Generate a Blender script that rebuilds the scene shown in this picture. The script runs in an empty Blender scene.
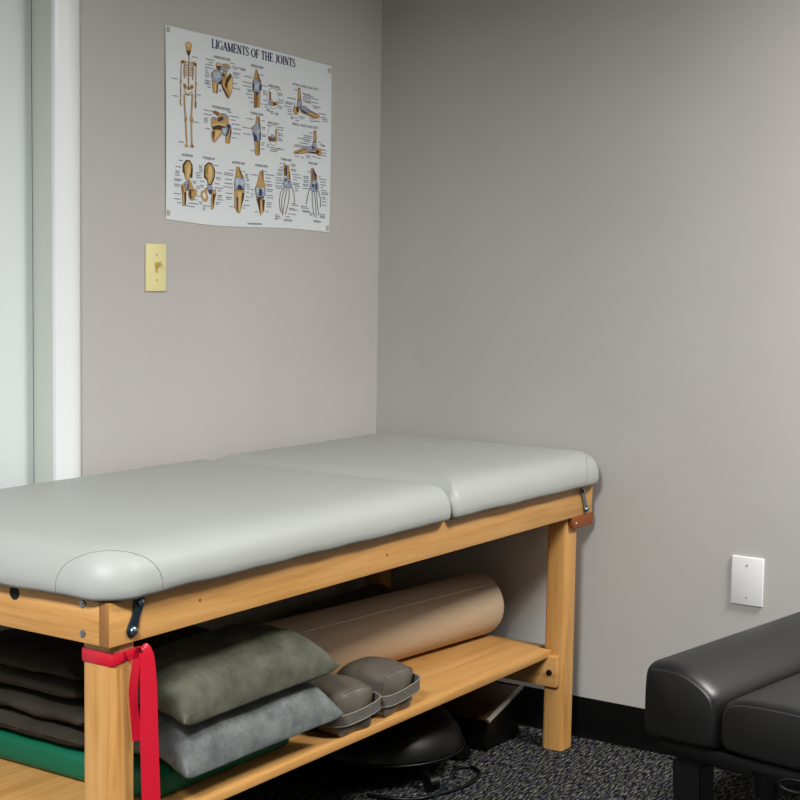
import bpy, bmesh, math, random
from mathutils import Vector, Matrix, noise
sc = bpy.context.scene
COL = sc.collection
# ---------------- camera ----------------
cam = bpy.data.cameras.new('camera'); cam.lens = 1499.85 / 800 * 36; cam.sensor_width = 36; cam.clip_start = .05
camo = bpy.data.objects.new('camera', cam); COL.objects.link(camo); sc.camera = camo
YAW, PITCH, ROLL = .5874, .0886, .0159
fw = Vector((math.cos(PITCH) * math.cos(YAW), math.cos(PITCH) * math.sin(YAW), -math.sin(PITCH)))
r0 = fw.cross(Vector((0, 0, 1))).normalized(); u0 = r0.cross(fw)
rt = r0 * math.cos(ROLL) + u0 * math.sin(ROLL); up = -r0 * math.sin(ROLL) + u0 * math.cos(ROLL)
M = Matrix((rt, up, -fw)).transposed().to_4x4(); M.translation = Vector((-3.6197, -2.4933, 1.2704))
camo.matrix_world = M
cam.dof.use_dof = False
# ---------------- light ----------------
w = bpy.data.worlds.new('world'); sc.world = w; w.use_nodes = True
w.node_tree.nodes['Background'].inputs[0].default_value = (.9, .95, 1, 1)
w.node_tree.nodes['Background'].inputs[1].default_value = .05
def area(name, loc, rot, sx, sy, e, col=(1, .97, .93)):
    l = bpy.data.lights.new(name, 'AREA'); l.shape = 'RECTANGLE'; l.size = sx; l.size_y = sy; l.energy = e; l.color = col; l.spread = math.radians(168)
    o = bpy.data.objects.new(name, l); o.location = loc; o.rotation_euler = rot; COL.objects.link(o); return o
area('ceiling_panel_light', (-.5, -2.46, 2.44), (0, 0, 0), .5, .5, 90, (1, .98, .94))
area('ceiling_panel_light_rear', (-3.8, -1.85, 2.44), (0, 0, 0), .6, .6, 215, (.98, .99, 1))
vs = sc.view_settings
vs.view_transform = 'Standard'; vs.look = 'None'; vs.exposure = 0.0; vs.gamma = 1; vs.use_curve_mapping = False

# ---------------- materials ----------------
class NT:
    def __init__(s, name):
        s.m = bpy.data.materials.new(name); s.m.use_nodes = True; s.t = s.m.node_tree; s.b = s.t.nodes['Principled BSDF']
    def n(s, typ, **k):
        x = s.t.nodes.new(typ)
        for a, v in k.items():
            if a in x.inputs: x.inputs[a].default_value = v
            else: setattr(x, a, v)
        return x
    def l(s, a, b): s.t.links.new(a, b)
    def coords(s, scale=(1, 1, 1), rot=(0, 0, 0), loc=(0, 0, 0), typ='POINT'):
        tc = s.n('ShaderNodeTexCoord'); mp = s.n('ShaderNodeMapping', vector_type=typ)
        mp.inputs['Scale'].default_value = scale; mp.inputs['Rotation'].default_value = rot; mp.inputs['Location'].default_value = loc
        s.l(tc.outputs['Object'], mp.inputs[0]); return mp.outputs[0]
    def noise(s, vec, scale, detail=3, rough=.55, dist=0):
        x = s.n('ShaderNodeTexNoise'); x.inputs['Scale'].default_value = scale; x.inputs['Detail'].default_value = detail
        x.inputs['Roughness'].default_value = rough; x.inputs['Distortion'].default_value = dist; s.l(vec, x.inputs['Vector']); return x.outputs['Fac']
    def ramp(s, fac, stops):
        x = s.n('ShaderNodeValToRGB'); e = x.color_ramp.elements
        while len(e) < len(stops): e.new(.5)
        for i, (p, c) in enumerate(stops): e[i].position = p; e[i].color = (*c, 1)
        s.l(fac, x.inputs[0]); return x.outputs[0]
    def bump(s, fac, st, dist=.01):
        x = s.n('ShaderNodeBump'); x.inputs['Strength'].default_value = st; x.inputs['Distance'].default_value = dist
        s.l(fac, x.inputs['Height'])
        if s.b.inputs['Normal'].is_linked: s.l(s.b.inputs['Normal'].links[0].from_socket, x.inputs['Normal'])
        s.l(x.outputs[0], s.b.inputs['Normal'])
    def mix(s, f, a, b, mode='MIX'):
        x = s.n('ShaderNodeMix'); x.data_type = 'RGBA'; x.blend_type = mode
        for i, v in ((0, f), (6, a), (7, b)):
            if hasattr(v, 'links'): s.l(v, x.inputs[i])
            elif i == 0: x.inputs[0].default_value = v
            else: x.inputs[i].default_value = (*v, 1)
        return x.outputs[2]
def lin(r, g, b):
    return tuple(((c / 255) / 12.92 if c / 255 <= .04045 else ((c / 255 + .055) / 1.055) ** 2.4) for c in (r, g, b))
def plain(name, c, rough=.5, metal=0, spec=.5):
    t = NT(name); b = t.b; b.inputs['Base Color'].default_value = (*c, 1); b.inputs['Roughness'].default_value = rough
    b.inputs['Metallic'].default_value = metal; b.inputs['Specular IOR Level'].default_value = spec
    f = t.noise(t.coords(), 300, 2); t.bump(f, .03, .001)
    return t.m
def wall_mat():
    t = NT('wall_paint'); v = t.coords()
    big = t.noise(v, 1.3, 3); c = t.ramp(big, [(.3, lin(174, 171, 167)), (.7, lin(182, 179, 175))])
    fine = t.noise(v, 260, 3); t.b.inputs['Roughness'].default_value = .62; t.b.inputs['Specular IOR Level'].default_value = .3
    # faint yellowish scuffs on the far wall (blotches of their own shape)
    tc = t.n('ShaderNodeTexCoord')
    for (y, z, r, s) in ((-.145, 1.02, .022, .35), (-.165, 1.0, .02, .3), (-.24, 1.06, .008, .3), (-.62, 1.25, .012, .2)):
        d = t.n('ShaderNodeVectorMath', operation='DISTANCE'); t.l(tc.outputs['Object'], d.inputs[0]); d.inputs[1].default_value = (0, y, z)
        wob = t.noise(v, 45, 3)
        a = t.n('ShaderNodeMath', operation='MULTIPLY_ADD'); t.l(wob, a.inputs[0]); a.inputs[1].default_value = r * 2.2; t.l(d.outputs['Value'], a.inputs[2])
        mr = t.n('ShaderNodeMapRange'); mr.inputs['From Min'].default_value = r * 1.3; mr.inputs['From Max'].default_value = r * 2.1
        mr.inputs['To Min'].default_value = s; mr.inputs['To Max'].default_value = 0; t.l(a.outputs[0], mr.inputs['Value'])
        c = t.mix(mr.outputs[0], c, lin(168, 158, 140))
    t.l(c, t.b.inputs['Base Color']); t.bump(fine, .12, .002)
    return t.m
def wood(name, axis, a=(188, 139, 78), b=(168, 118, 60), sc_=1.0, rough=.42):
    t = NT(name); s = [22, 22, 22]; s[axis] = 1.6
    v = t.coords(tuple(x * sc_ for x in s)); g = t.noise(v, 1.6, 5, .6, .35)
    s2 = [160, 160, 160]; s2[axis] = 6
    v2 = t.coords(tuple(s2)); g2 = t.noise(v2, 1, 2)
    c = t.ramp(g, [(.32, lin(*b)), (.5, lin(*a)), (.68, lin(min(255, a[0] + 7), a[1] + 8, a[2] + 12))])
    c = t.mix(.13, c, t.ramp(g2, [(.3, lin(140, 95, 45)), (.7, lin(220, 175, 110))]))
    t.l(c, t.b.inputs['Base Color']); t.b.inputs['Roughness'].default_value = rough; t.b.inputs['Specular IOR Level'].default_value = .4
    t.bump(g2, .05, .002); return t.m
def vinyl(name, c, rough=.4, grain=420, st=.12, spec=.5, coat=0):
    t = NT(name); v = t.coords()
    vo = t.n('ShaderNodeTexVoronoi'); vo.inputs['Scale'].default_value = grain; t.l(v, vo.inputs['Vector'])
    big = t.noise(v, 3, 3); cc = t.ramp(big, [(.3, tuple(x * .95 for x in c)), (.7, c)]); t.l(cc, t.b.inputs['Base Color'])
    t.b.inputs['Roughness'].default_value = rough; t.b.inputs['Specular IOR Level'].default_value = spec
    t.bump(big, .15, .02); t.bump(vo.outputs['Distance'], st, .0008); return t.m
def cloth(name, a, b, scale=14, rough=.95, weave=700):
    t = NT(name); v = t.coords(); g = t.noise(v, scale, 5, .65)
    fine = t.noise(v, weave, 2); c = t.ramp(g, [(.33, lin(*a)), (.67, lin(*b))])
    c = t.mix(.25, c, t.ramp(fine, [(.3, tuple(x * .5 for x in lin(*a))), (.7, tuple(min(1, x * 1.5) for x in lin(*b)))]))
    t.l(c, t.b.inputs['Base Color']); t.b.inputs['Roughness'].default_value = rough; t.b.inputs['Specular IOR Level'].default_value = .15
    t.bump(t.noise(v, 24, 4), .25, .012); t.bump(fine, .3, .001); return t.m
def carpet_mat():
    t = NT('carpet'); v = t.coords((1 / 24, 1 / 125, 1 / 60), (0, 0, .06), typ='TEXTURE')
    a = t.noise(v, 1.6, 4, .7); b = t.noise(t.coords((1 / 22, 1 / 90, 1 / 60), (0, 0, .06), (7, 3, 1), 'TEXTURE'), 1.1, 3, .7)
    c = t.ramp(a, [(.42, lin(14, 15, 18)), (.5, lin(52, 55, 61)), (.56, lin(112, 112, 110)), (.66, lin(172, 168, 156))])
    t2 = t.ramp(b, [(.4, lin(205, 198, 172)), (.5, lin(192, 192, 190)), (.6, lin(178, 184, 208))])
    c = t.mix(1, c, t2, 'MULTIPLY'); t.l(c, t.b.inputs['Base Color']); t.b.inputs['Roughness'].default_value = 1; t.b.inputs['Specular IOR Level'].default_value = .05
    t.bump(a, .9, .006); return t.m
MT = dict(
    dwall=plain('bounce_cutting_grey', lin(96, 93, 90), .7),  # for the unseen walls, toned dark to cut bounced light
    wall=wall_mat(), carpet=carpet_mat(), ceil=plain('ceiling_paint', lin(150, 150, 148), .9),
    door=plain('door_paint', lin(214, 220, 220), .5), trim=plain('trim_paint', lin(222, 225, 226), .32), jamb=plain('jamb_paint', lin(192, 197, 188), .5),
    base=plain('black_rubber', lin(2, 2, 2), .8, 0, .1),
    woodx=wood('maple_along_table', 0), woody=wood('maple_across_table', 1), woodz=wood('maple_leg', 2, (188, 139, 78), (162, 112, 52)),
    grain=wood('maple_end_grain', 2, (140, 94, 46), (120, 78, 36)),
    shelf=wood('maple_shelf', 0, (192, 143, 82), (176, 127, 68)),
    grey=vinyl('light_grey_vinyl', lin(158, 161, 156), .5, 420, .1, .42), seam=plain('grey_thread', lin(118, 121, 116), .7),
    gap=plain('dark_felt', lin(30, 30, 30), .9),
    blk=vinyl('black_leather', lin(13, 14, 14), .42, 500, .12, .5), blkseam=plain('black_piping', lin(34, 36, 36), .5),
    blkmetal=plain('black_metal', lin(4, 4, 5), .5, 0, .3), blkplastic=plain('black_plastic', lin(5, 5, 6), .38, 0, .3),
    steel=plain('zinc_steel', lin(140, 155, 165), .3, 1), dsteel=plain('blued_steel', lin(58, 74, 88), .38, .9), silver=plain('silver_trim', lin(178, 172, 165), .4, .3),
    tan=vinyl('tan_leather', lin(126, 64, 18), .5, 300, .1), hole=plain('hole_black', lin(10, 8, 6), .9),
    denim=cloth('blue_grey_denim', (70, 75, 78), (112, 117, 114), 22), olive=cloth('olive_grey_cloth', (60, 62, 52), (90, 91, 78), 20),
    char=cloth('charcoal_brown_cloth', (40, 36, 31), (56, 51, 44)),
    green=vinyl('green_mat', lin(6, 92, 66), .5, 200, .1, .3), cream=vinyl('cream_vinyl', lin(192, 170, 144), .5, 260, .3, .35),
    roll_seam=plain('roll_seam_thread', lin(214, 204, 188), .6),
    brown=vinyl('dark_brown_vinyl', lin(70, 56, 50), .5, 260, .2), dred=plain('dark_red_band', lin(110, 25, 22), .6),
    taupe=vinyl('taupe_vinyl', lin(86, 80, 71), .45, 380, .1, .45), taupes=cloth('taupe_webbing', (82, 78, 71), (98, 94, 87)), taupel=plain('taupe_piping', lin(112, 108, 100), .6),
    red=None, cream_pl=plain('ivory_plastic', lin(222, 212, 156), .35), cream_tog=plain('aged_ivory_plastic', lin(196, 170, 90), .35), white_pl=plain('white_plastic', lin(222, 222, 222), .35),
    wenge=wood('dark_brown_wood', 0, (34, 19, 13), (22, 13, 9)),
    paper=plain('poster_paper', lin(214, 219, 221), .42, 0, .35), tape=plain('old_tape', lin(176, 168, 150), .4))
t = NT('red_latex'); t.b.inputs['Base Color'].default_value = (*lin(182, 12, 38), 1); t.b.inputs['Roughness'].default_value = .42
t.b.inputs['Subsurface Weight'].default_value = .0; t.bump(t.noise(t.coords((1, 1, .15)), 60, 3), .3, .004); MT['red'] = t.m
INK = {k: plain('ink_' + n, lin(*c), .5, 0, .3) for k, n, c in (
    ('b', 'bone', (184, 148, 92)), ('d', 'dark_brown', (74, 50, 26)), ('g', 'ligament', (146, 156, 174)), ('n', 'navy', (52, 56, 88)),
    ('k', 'grey', (118, 123, 138)), ('h', 'light_bone', (212, 180, 124)), ('r', 'red_brown', (140, 98, 60)), ('m', 'mint', (176, 192, 196)),
    ('o', 'olive_bone', (150, 130, 50)), ('w', 'white', (214, 219, 221)), ('t', 'title', (26, 34, 76)))}

# ---------------- helpers ----------------
def tag(o, label=None, cat=None, group=None, kind=None):
    if label: o['label'] = label
    if cat: o['category'] = cat
    if group: o['group'] = group
    if kind: o['kind'] = kind
    return o
def thing(name, label, cat, loc, rz=0, group=None):
    o = bpy.data.objects.new(name, None); o.empty_display_size = .05; COL.objects.link(o); o.location = loc; o.rotation_euler = (0, 0, rz)
    return tag(o, label, cat, group)
def obj(name, bm, mats, parent=None, smooth=False, ang=None):
    """mesh given in WORLD coords when parent has identity rotation offset handled by inverse"""
    me = bpy.data.meshes.new(name); bmesh.ops.recalc_face_normals(bm, faces=bm.faces) ; bm.to_mesh(me); bm.free()
    if not isinstance(mats, (list, tuple)): mats = [mats]
    for m in mats: me.materials.append(m)
    if smooth or ang:
        for p in me.polygons: p.use_smooth = True
        if ang: me.set_sharp_from_angle(angle=math.radians(ang))
    o = bpy.data.objects.new(name, me); COL.objects.link(o)
    if parent:
        o.parent = parent
        mw = Matrix.Identity(4); p = parent
        while p: mw = Matrix.LocRotScale(p.location, p.rotation_euler, None) @ mw; p = p.parent
        me.transform(mw.inverted())
    return o
def nb(): return bmesh.new()
def box(bm, x0, x1, y0, y1, z0, z1, bev=0, seg=2, mi=0):
    r = bmesh.ops.create_cube(bm, size=1); vs_ = r['verts']
    bmesh.ops.scale(bm, vec=(x1 - x0, y1 - y0, z1 - z0), verts=vs_); bmesh.ops.translate(bm, vec=((x0 + x1) / 2, (y0 + y1) / 2, (z0 + z1) / 2), verts=vs_)
    fs = {f for v in vs_ for f in v.link_faces}
    for f in fs: f.material_index = mi
    if bev:
        es = {e for v in vs_ for e in v.link_edges}
        bmesh.ops.bevel(bm, geom=list(es), offset=bev, segments=seg, affect='EDGES', profile=.5)
def prism(bm, poly, axis, a, b, bev=0, seg=2):
    """poly: 2D points; axis 0:(y,z) 1:(x,z) 2:(x,y); extruded from a to b"""
    def P(p, t):
        return {0: (t, p[0], p[1]), 1: (p[0], t, p[1]), 2: (p[0], p[1], t)}[axis]
    v0 = [bm.verts.new(P(p, a)) for p in poly]; v1 = [bm.verts.new(P(p, b)) for p in poly]
    n = len(poly); fs = [bm.faces.new(v0), bm.faces.new(v1[::-1])]
    for i in range(n): fs.append(bm.faces.new((v0[i], v1[i], v1[(i + 1) % n], v0[(i + 1) % n])))
    if bev:
        es = {e for f in fs for e in f.edges}
        bmesh.ops.bevel(bm, geom=list(es), offset=bev, segments=seg, affect='EDGES', profile=.5)
def cyl(bm, p0, p1, r0_, r1_=None, seg=24, cap=True):
    p0 = Vector(p0); p1 = Vector(p1); d = p1 - p0; r1_ = r0_ if r1_ is None else r1_
    m = Matrix.Translation((p0 + p1) / 2) @ d.to_track_quat('Z', 'Y').to_matrix().to_4x4()
    bmesh.ops.create_cone(bm, cap_ends=cap, segments=seg, radius1=r0_, radius2=r1_, depth=d.length, matrix=m)
def revolve(bm, prof, p0, axis, seg=48):
    """prof: (radius, distance along axis) list; closed at both ends if radius 0"""
    q = Vector(axis).to_track_quat('Z', 'Y'); p0 = Vector(p0); rings = []
    for (r, h) in prof:
        if r < 1e-6: rings.append([bm.verts.new(p0 + q @ Vector((0, 0, h)))])
        else: rings.append([bm.verts.new(p0 + q @ Vector((r * math.cos(2 * math.pi * k / seg), r * math.sin(2 * math.pi * k / seg), h))) for k in range(seg)])
    for a, b in zip(rings, rings[1:]):
        for k in range(seg):
            k2 = (k + 1) % seg
            if len(a) == 1 and len(b) == 1: continue
            if len(a) == 1: bm.faces.new((a[0], b[k], b[k2]))
            elif len(b) == 1: bm.faces.new((a[k], b[0], a[k2]))
            else: bm.faces.new((a[k], b[k], b[k2], a[k2]))
def tube(bm, pts, r, seg=8, closed=False):
    pts = [Vector(p) for p in pts]; n = len(pts); rings = []; prev = None
    for i, p in enumerate(pts):
        if closed: d = pts[(i + 1) % n] - pts[i - 1]
        else: d = pts[min(i + 1, n - 1)] - pts[max(i - 1, 0)]
        d.normalize()
        if prev is None: nrm = d.orthogonal().normalized()
        else: nrm = (prev - d * prev.dot(d)).normalized()
        prev = nrm; bn = d.cross(nrm)
        rings.append([bm.verts.new(p + (nrm * math.cos(2 * math.pi * k / seg) + bn * math.sin(2 * math.pi * k / seg)) * r) for k in range(seg)])
    m = n if closed else n - 1
    for i in range(m):
        a, b = rings[i], rings[(i + 1) % n]
        for k in range(seg): bm.faces.new((a[k], b[k], b[(k + 1) % seg], a[(k + 1) % seg]))
    if not closed: bm.faces.new(rings[0][::-1]); bm.faces.new(rings[-1])
def spline(pts, n=8):
    pts = [Vector(p) for p in pts]; out = []
    for i in range(len(pts) - 1):
        a = pts[max(i - 1, 0)]; b = pts[i]; c = pts[i + 1]; d = pts[min(i + 2, len(pts) - 1)]
        for k in range(n):
            t_ = k / n; out.append(.5 * ((2 * b) + (c - a) * t_ + (2 * a - 5 * b + 4 * c - d) * t_ ** 2 + (3 * b - a - 3 * c + d) * t_ ** 3))
    out.append(pts[-1]); return out
def ribbon(bm, pts, wdir, width, thick):
    """flat strip swept along pts; wdir = list or single width direction"""
    pts = [Vector(p) for p in pts]; n = len(pts); rings = []
    for i, p in enumerate(pts):
        d = (pts[min(i + 1, n - 1)] - pts[max(i - 1, 0)]).normalized()
        wd = Vector(wdir[i] if isinstance(wdir, list) else wdir); wd = (wd - d * wd.dot(d)).normalized()
        wdt = width[i] if isinstance(width, list) else width; nn = d.cross(wd).normalized()
        rings.append([bm.verts.new(p + wd * (sx * wdt / 2) + nn * (sy * thick / 2)) for sx, sy in ((-1, -1), (1, -1), (1, 1), (-1, 1))])
    for a, b in zip(rings, rings[1:]):
        for k in range(4): bm.faces.new((a[k], b[k], b[(k + 1) % 4], a[(k + 1) % 4]))
    bm.faces.new(rings[0][::-1]); bm.faces.new(rings[-1])
ART = {
'skeleton_figure': [('b','P',0,[107,68,124,57,138,63,141,80,136,102,128,126,116,129,111,107,105,88]),('d','P',0,[109,104,124,107,136,100,130,126,124,134,116,129]),('h','P',0,[114,73,126,63,133,73,126,88,117,88]),('r','L',5.7,[124,132,123,177,121,223,120,269,120,310]),('b','L',2.8,[123,136,122,310]),('b','P',0,[77,169,88,158,109,163,102,175,83,181]),('d','P',0,[80,172,93,166,102,170,88,179]),('b','P',0,[136,161,152,155,168,166,165,182,151,181,142,171]),('d','P',0,[147,165,159,163,163,176,153,176]),('b','L',2.3,[121,166,109,167,98,179,98,187]),('b','L',2.3,[123,168,138,165,146,174,143,181]),('d','L',1.1,[120,170,108,172,101,181]),('d','L',1.1,[124,171,136,170,143,177]),('b','L',2.3,[121,179,109,180,98,192,98,199]),('b','L',2.3,[123,181,138,177,146,187,143,194]),('d','L',1.1,[120,183,108,185,101,194]),('d','L',1.1,[124,184,136,182,143,190]),('b','L',2.3,[121,192,109,192,97,205,98,212]),('b','L',2.3,[123,193,138,190,146,200,143,207]),('d','L',1.1,[120,196,108,197,101,207]),('d','L',1.1,[124,197,136,195,143,203]),('b','L',2.3,[121,205,109,205,97,218,98,225]),('b','L',2.3,[123,206,138,203,146,212,143,219]),('d','L',1.1,[120,208,108,210,101,220]),('d','L',1.1,[124,209,136,208,143,216]),('b','L',2.3,[121,217,109,218,97,230,98,237]),('b','L',2.3,[123,219,138,216,146,225,143,232]),('d','L',1.1,[120,221,108,223,101,232]),('d','L',1.1,[124,222,136,221,143,228]),('b','L',2.3,[121,230,109,231,97,243,98,250]),('b','L',2.3,[123,232,138,229,146,238,143,245]),('d','L',1.1,[120,234,108,235,101,245]),('d','L',1.1,[124,235,136,233,143,241]),('r','L',4.5,[98,180,95,215,98,255]),('r','L',4.5,[145,182,146,218,142,256]),('r','L',4.0,[81,177,80,218,78,259]),('b','L',2.3,[82,177,80,259]),('r','L',4.0,[162,178,161,220,159,261]),('b','L',2.3,[163,178,160,261]),('b','P',0,[73,265,82,256,85,276,77,287,72,278]),('b','P',0,[154,267,164,258,167,274,159,287]),('r','L',3.4,[78,282,76,323,77,368]),('r','L',3.4,[161,284,159,321,159,353]),('b','P',0,[90,286,102,277,110,294,107,313,95,310]),('b','P',0,[129,285,142,278,149,289,142,306,131,307]),('d','P',0,[94,289,100,286,102,300,97,306]),('d','P',0,[134,287,141,284,142,296,136,301]),('d','L',3.4,[110,294,120,310,131,292]),('b','L',4.0,[93,320,104,325,116,336,128,322,142,317]),('d','L',2.3,[93,336,106,337,117,340,131,332,145,329]),('r','L',4.4,[77,316,76,352,77,372]),('r','L',4.4,[77,369,74,381,79,401]),('b','L',2.9,[73,373,71,391]),('r','L',4.4,[158,301,157,355]),('d','L',4.4,[157,358,160,378,157,401]),('b','L',2.9,[155,361,152,391]),('r','L',7.3,[96,336,97,389,103,459,104,479,106,547,109,588]),('h','L',2.9,[96,336,97,389,103,459,104,479,106,547,109,588]),('r','L',7.3,[141,334,138,388,133,454,134,477,135,542,136,590]),('h','L',2.9,[141,334,138,388,133,454,134,477,135,542,136,590]),('b','P',0,[97,451,107,446,111,463,106,483,97,480]),('b','P',0,[126,452,140,446,144,464,140,482,128,479]),('d','L',2.9,[98,466,109,466]),('d','L',2.9,[128,467,142,466]),('b','P',0,[96,607,107,588,116,602,115,611,101,612]),('r','P',0,[128,603,136,587,148,603,145,609,131,610])],
'front_shoulder_drawing': [('g','P',0,[249,198,266,177,298,178,312,195,309,226,298,248,280,248,256,239,247,221]),('n','L',1.6,[249,198,266,177,298,178,312,195,309,226,298,248,280,248,256,239,247,221,249,198]),('b','P',0,[245,208,250,194,263,182,254,200,252,227,248,224]),('d','L',1.6,[245,208,250,194,263,182,254,200,252,227,248,224,245,208]),('m','P',0,[259,195,277,185,300,187,298,214,273,226]),('n','L',1.2,[266,191,302,187]),('n','L',1.2,[266,204,309,194]),('n','L',1.2,[270,210,298,221]),('n','L',1.2,[263,181,273,174]),('n','P',0,[284,244,309,219,310,249,296,248]),('b','P',0,[273,146,284,135,300,137,300,154,296,178,277,170]),('d','L',1.6,[273,146,284,135,300,137,300,154,296,178,277,170,273,146]),('d','P',0,[277,155,296,151,302,175,280,169]),('h','P',0,[280,140,296,138,295,148,278,152]),('b','P',0,[307,139,334,132,354,139,357,155,339,154,323,149]),('d','L',1.6,[307,139,334,132,354,139,357,155,339,154,323,149,307,139]),('g','P',0,[302,150,323,149,339,156,341,174,323,176,305,169]),('n','L',1.6,[302,150,323,149,339,156,341,174,323,176,305,169,302,150]),('b','P',0,[309,182,330,169,337,183,323,206,310,204]),('d','L',1.6,[309,182,330,169,337,183,323,206,310,204,309,182]),('d','P',0,[309,189,323,187,325,199,311,203]),('b','P',0,[357,179,368,197,371,237,360,290,346,317,334,308,305,253,311,212,334,200]),('d','L',1.6,[357,179,368,197,371,237,360,290,346,317,334,308,305,253,311,212,334,200,357,179]),('d','P',0,[357,181,363,195,341,236,334,268,323,250,330,215]),('h','P',0,[361,198,368,214,370,241,354,284,345,256,343,232]),('d','P',0,[302,247,311,252,340,297,346,316,336,311,310,269]),('b','P',0,[250,237,270,240,286,247,280,301,257,297]),('d','L',1.6,[250,237,270,240,286,247,280,301,257,297,250,237]),('d','P',0,[278,252,286,253,281,301,275,299]),('h','P',0,[266,244,273,244,272,293,266,292])],
'rear_shoulder_drawing': [('b','P',0,[251,402,270,394,299,404,324,401,345,411,347,448,333,468,299,460,267,468,247,485,245,438,256,430,270,444,284,432,286,421]),('d','L',1.6,[251,402,270,394,299,404,324,401,345,411,347,448,333,468,299,460,267,468,247,485,245,438,256,430,270,444,284,432,286,421,251,402]),('d','P',0,[288,428,320,412,313,437,295,447,281,449]),('g','P',0,[256,430,270,429,283,432,277,443,265,443]),('n','L',1.6,[256,430,270,429,283,432,277,443,265,443,256,430]),('g','P',0,[308,407,331,404,335,416,317,430]),('n','L',1.6,[308,407,331,404,335,416,317,430,308,407]),('r','P',0,[251,402,270,394,290,405,286,418]),('d','L',1.6,[251,402,270,394,290,405,286,418,251,402]),('h','P',0,[252,470,288,456,335,456,331,466,288,465,251,479]),('d','P',0,[252,481,288,466,328,469,313,488,288,495,252,497]),('b','P',0,[249,505,274,491,308,492,306,513,263,567,252,556,247,532]),('d','L',1.6,[249,505,274,491,308,492,306,513,263,567,252,556,247,532,249,505]),('d','P',0,[251,511,267,502,263,533,256,551]),('h','P',0,[270,501,301,495,288,522,267,549]),('g','P',0,[304,479,335,471,340,494,328,520,311,515]),('n','L',1.6,[304,479,335,471,340,494,328,520,311,515,304,479]),('n','P',0,[333,458,353,451,362,470,353,482,339,511,328,523,342,483]),('m','P',0,[311,485,331,478,331,499,317,509]),('b','P',0,[355,468,364,476,359,515,351,557,328,557,328,523,342,511]),('d','L',1.6,[355,468,364,476,359,515,351,557,328,557,328,523,342,511,355,468]),('d','P',0,[355,485,362,484,353,553,350,550])],
'front_elbow_drawing': [('b','P',0,[509,121,519,136,542,194,539,243,489,252,487,204,496,175]),('d','L',1.6,[509,121,519,136,542,194,539,243,489,252,487,204,496,175,509,121]),('r','P',0,[515,130,542,190,531,203,519,170]),('d','L',1.6,[515,130,542,190,531,203,519,170,515,130]),('g','P',0,[489,207,508,176,542,197,545,228,524,256,493,248]),('n','L',1.6,[489,207,508,176,542,197,545,228,524,256,493,248,489,207]),('n','P',0,[487,211,500,205,497,244,491,245]),('n','P',0,[531,203,545,204,539,236,529,234]),('m','P',0,[502,208,527,200,523,232,504,236]),('r','P',0,[498,252,516,249,515,334,498,341]),('d','L',1.6,[498,252,516,249,515,334,498,341,498,252]),('b','P',0,[517,248,535,245,532,331,518,334]),('d','L',1.6,[517,248,535,245,532,331,518,334,517,248]),('d','L',2.4,[516,251,515,324]),('n','P',0,[504,251,527,246,518,275])],
'rear_elbow_drawing': [('b','P',0,[513,383,531,384,536,439,541,480,525,475,485,461,483,451,506,430]),('d','L',1.6,[513,383,531,384,536,439,541,480,525,475,485,461,483,451,506,430,513,383]),('r','P',0,[524,385,532,387,539,452,531,447]),('d','L',1.6,[524,385,532,387,539,452,531,447,524,385]),('g','P',0,[488,464,517,407,536,453,541,508,533,520,499,521]),('n','L',1.6,[488,464,517,407,536,453,541,508,533,520,499,521,488,464]),('m','P',0,[516,463,529,454,529,475,517,477]),('n','P',0,[491,470,514,491,522,518,501,520]),('n','P',0,[533,467,542,473,539,512,532,517]),('b','P',0,[501,523,535,520,534,594,522,601,507,594]),('d','L',1.6,[501,523,535,520,534,594,522,601,507,594,501,523]),('d','L',2.4,[518,522,517,589]),('r','P',0,[525,521,536,519,534,590,527,595]),('d','L',1.6,[525,521,536,519,534,590,527,595,525,521])],
'side_elbow_drawing': [('k','E',1,[615,267,652,261,616,326]),('r','P',0,[591,234,601,233,603,291,592,296]),('d','L',1.6,[591,234,601,233,603,291,592,296,591,234]),('g','P',0,[589,276,609,275,618,291,593,306,587,290]),('n','L',1.6,[589,276,609,275,618,291,593,306,587,290,589,276]),('b','P',0,[605,290,640,280,647,293,617,309,597,308]),('d','L',1.6,[605,290,640,280,647,293,617,309,597,308,605,290]),('d','P',0,[613,292,632,289,637,299,617,304])],
'inner_elbow_drawing': [('k','E',1,[617,472,650,467,617,529]),('b','P',0,[630,438,640,433,640,493,628,495]),('d','L',1.6,[630,438,640,433,640,493,628,495,630,438]),('r','P',0,[587,484,626,481,638,494,635,505,595,509,586,498]),('d','L',1.6,[587,484,626,481,638,494,635,505,595,509,586,498,587,484]),('g','P',0,[603,471,614,467,626,483,607,493]),('n','L',1.6,[603,471,614,467,626,483,607,493,603,471]),('n','P',0,[589,493,619,491,620,498,591,501])],
'outer_ankle_drawing': [('r','P',0,[774,176,788,173,793,239,798,277,773,282,773,228]),('d','L',1.6,[774,176,788,173,793,239,798,277,773,282,773,228,774,176]),('h','P',0,[778,184,784,183,785,240,779,241]),('g','P',0,[769,250,798,245,802,280,778,299,768,279]),('n','L',1.6,[769,250,798,245,802,280,778,299,768,279,769,250]),('b','P',0,[745,294,769,280,782,306,770,329,749,333,743,312]),('d','L',1.6,[745,294,769,280,782,306,770,329,749,333,743,312,745,294]),('d','P',0,[761,291,779,284,778,313,766,319]),('b','P',0,[782,282,819,274,861,292,916,308,919,322,895,332,844,324,794,314]),('d','L',1.6,[782,282,819,274,861,292,916,308,919,322,895,332,844,324,794,314,782,282]),('g','P',0,[786,283,827,274,861,292,853,308,811,304]),('n','L',1.6,[786,283,827,274,861,292,853,308,811,304,786,283]),('n','P',0,[786,294,811,297,844,317,811,315]),('d','L',2.4,[811,311,895,329]),('n','L',2.4,[827,290,903,310]),('n','L',3.0,[751,264,750,290])],
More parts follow.
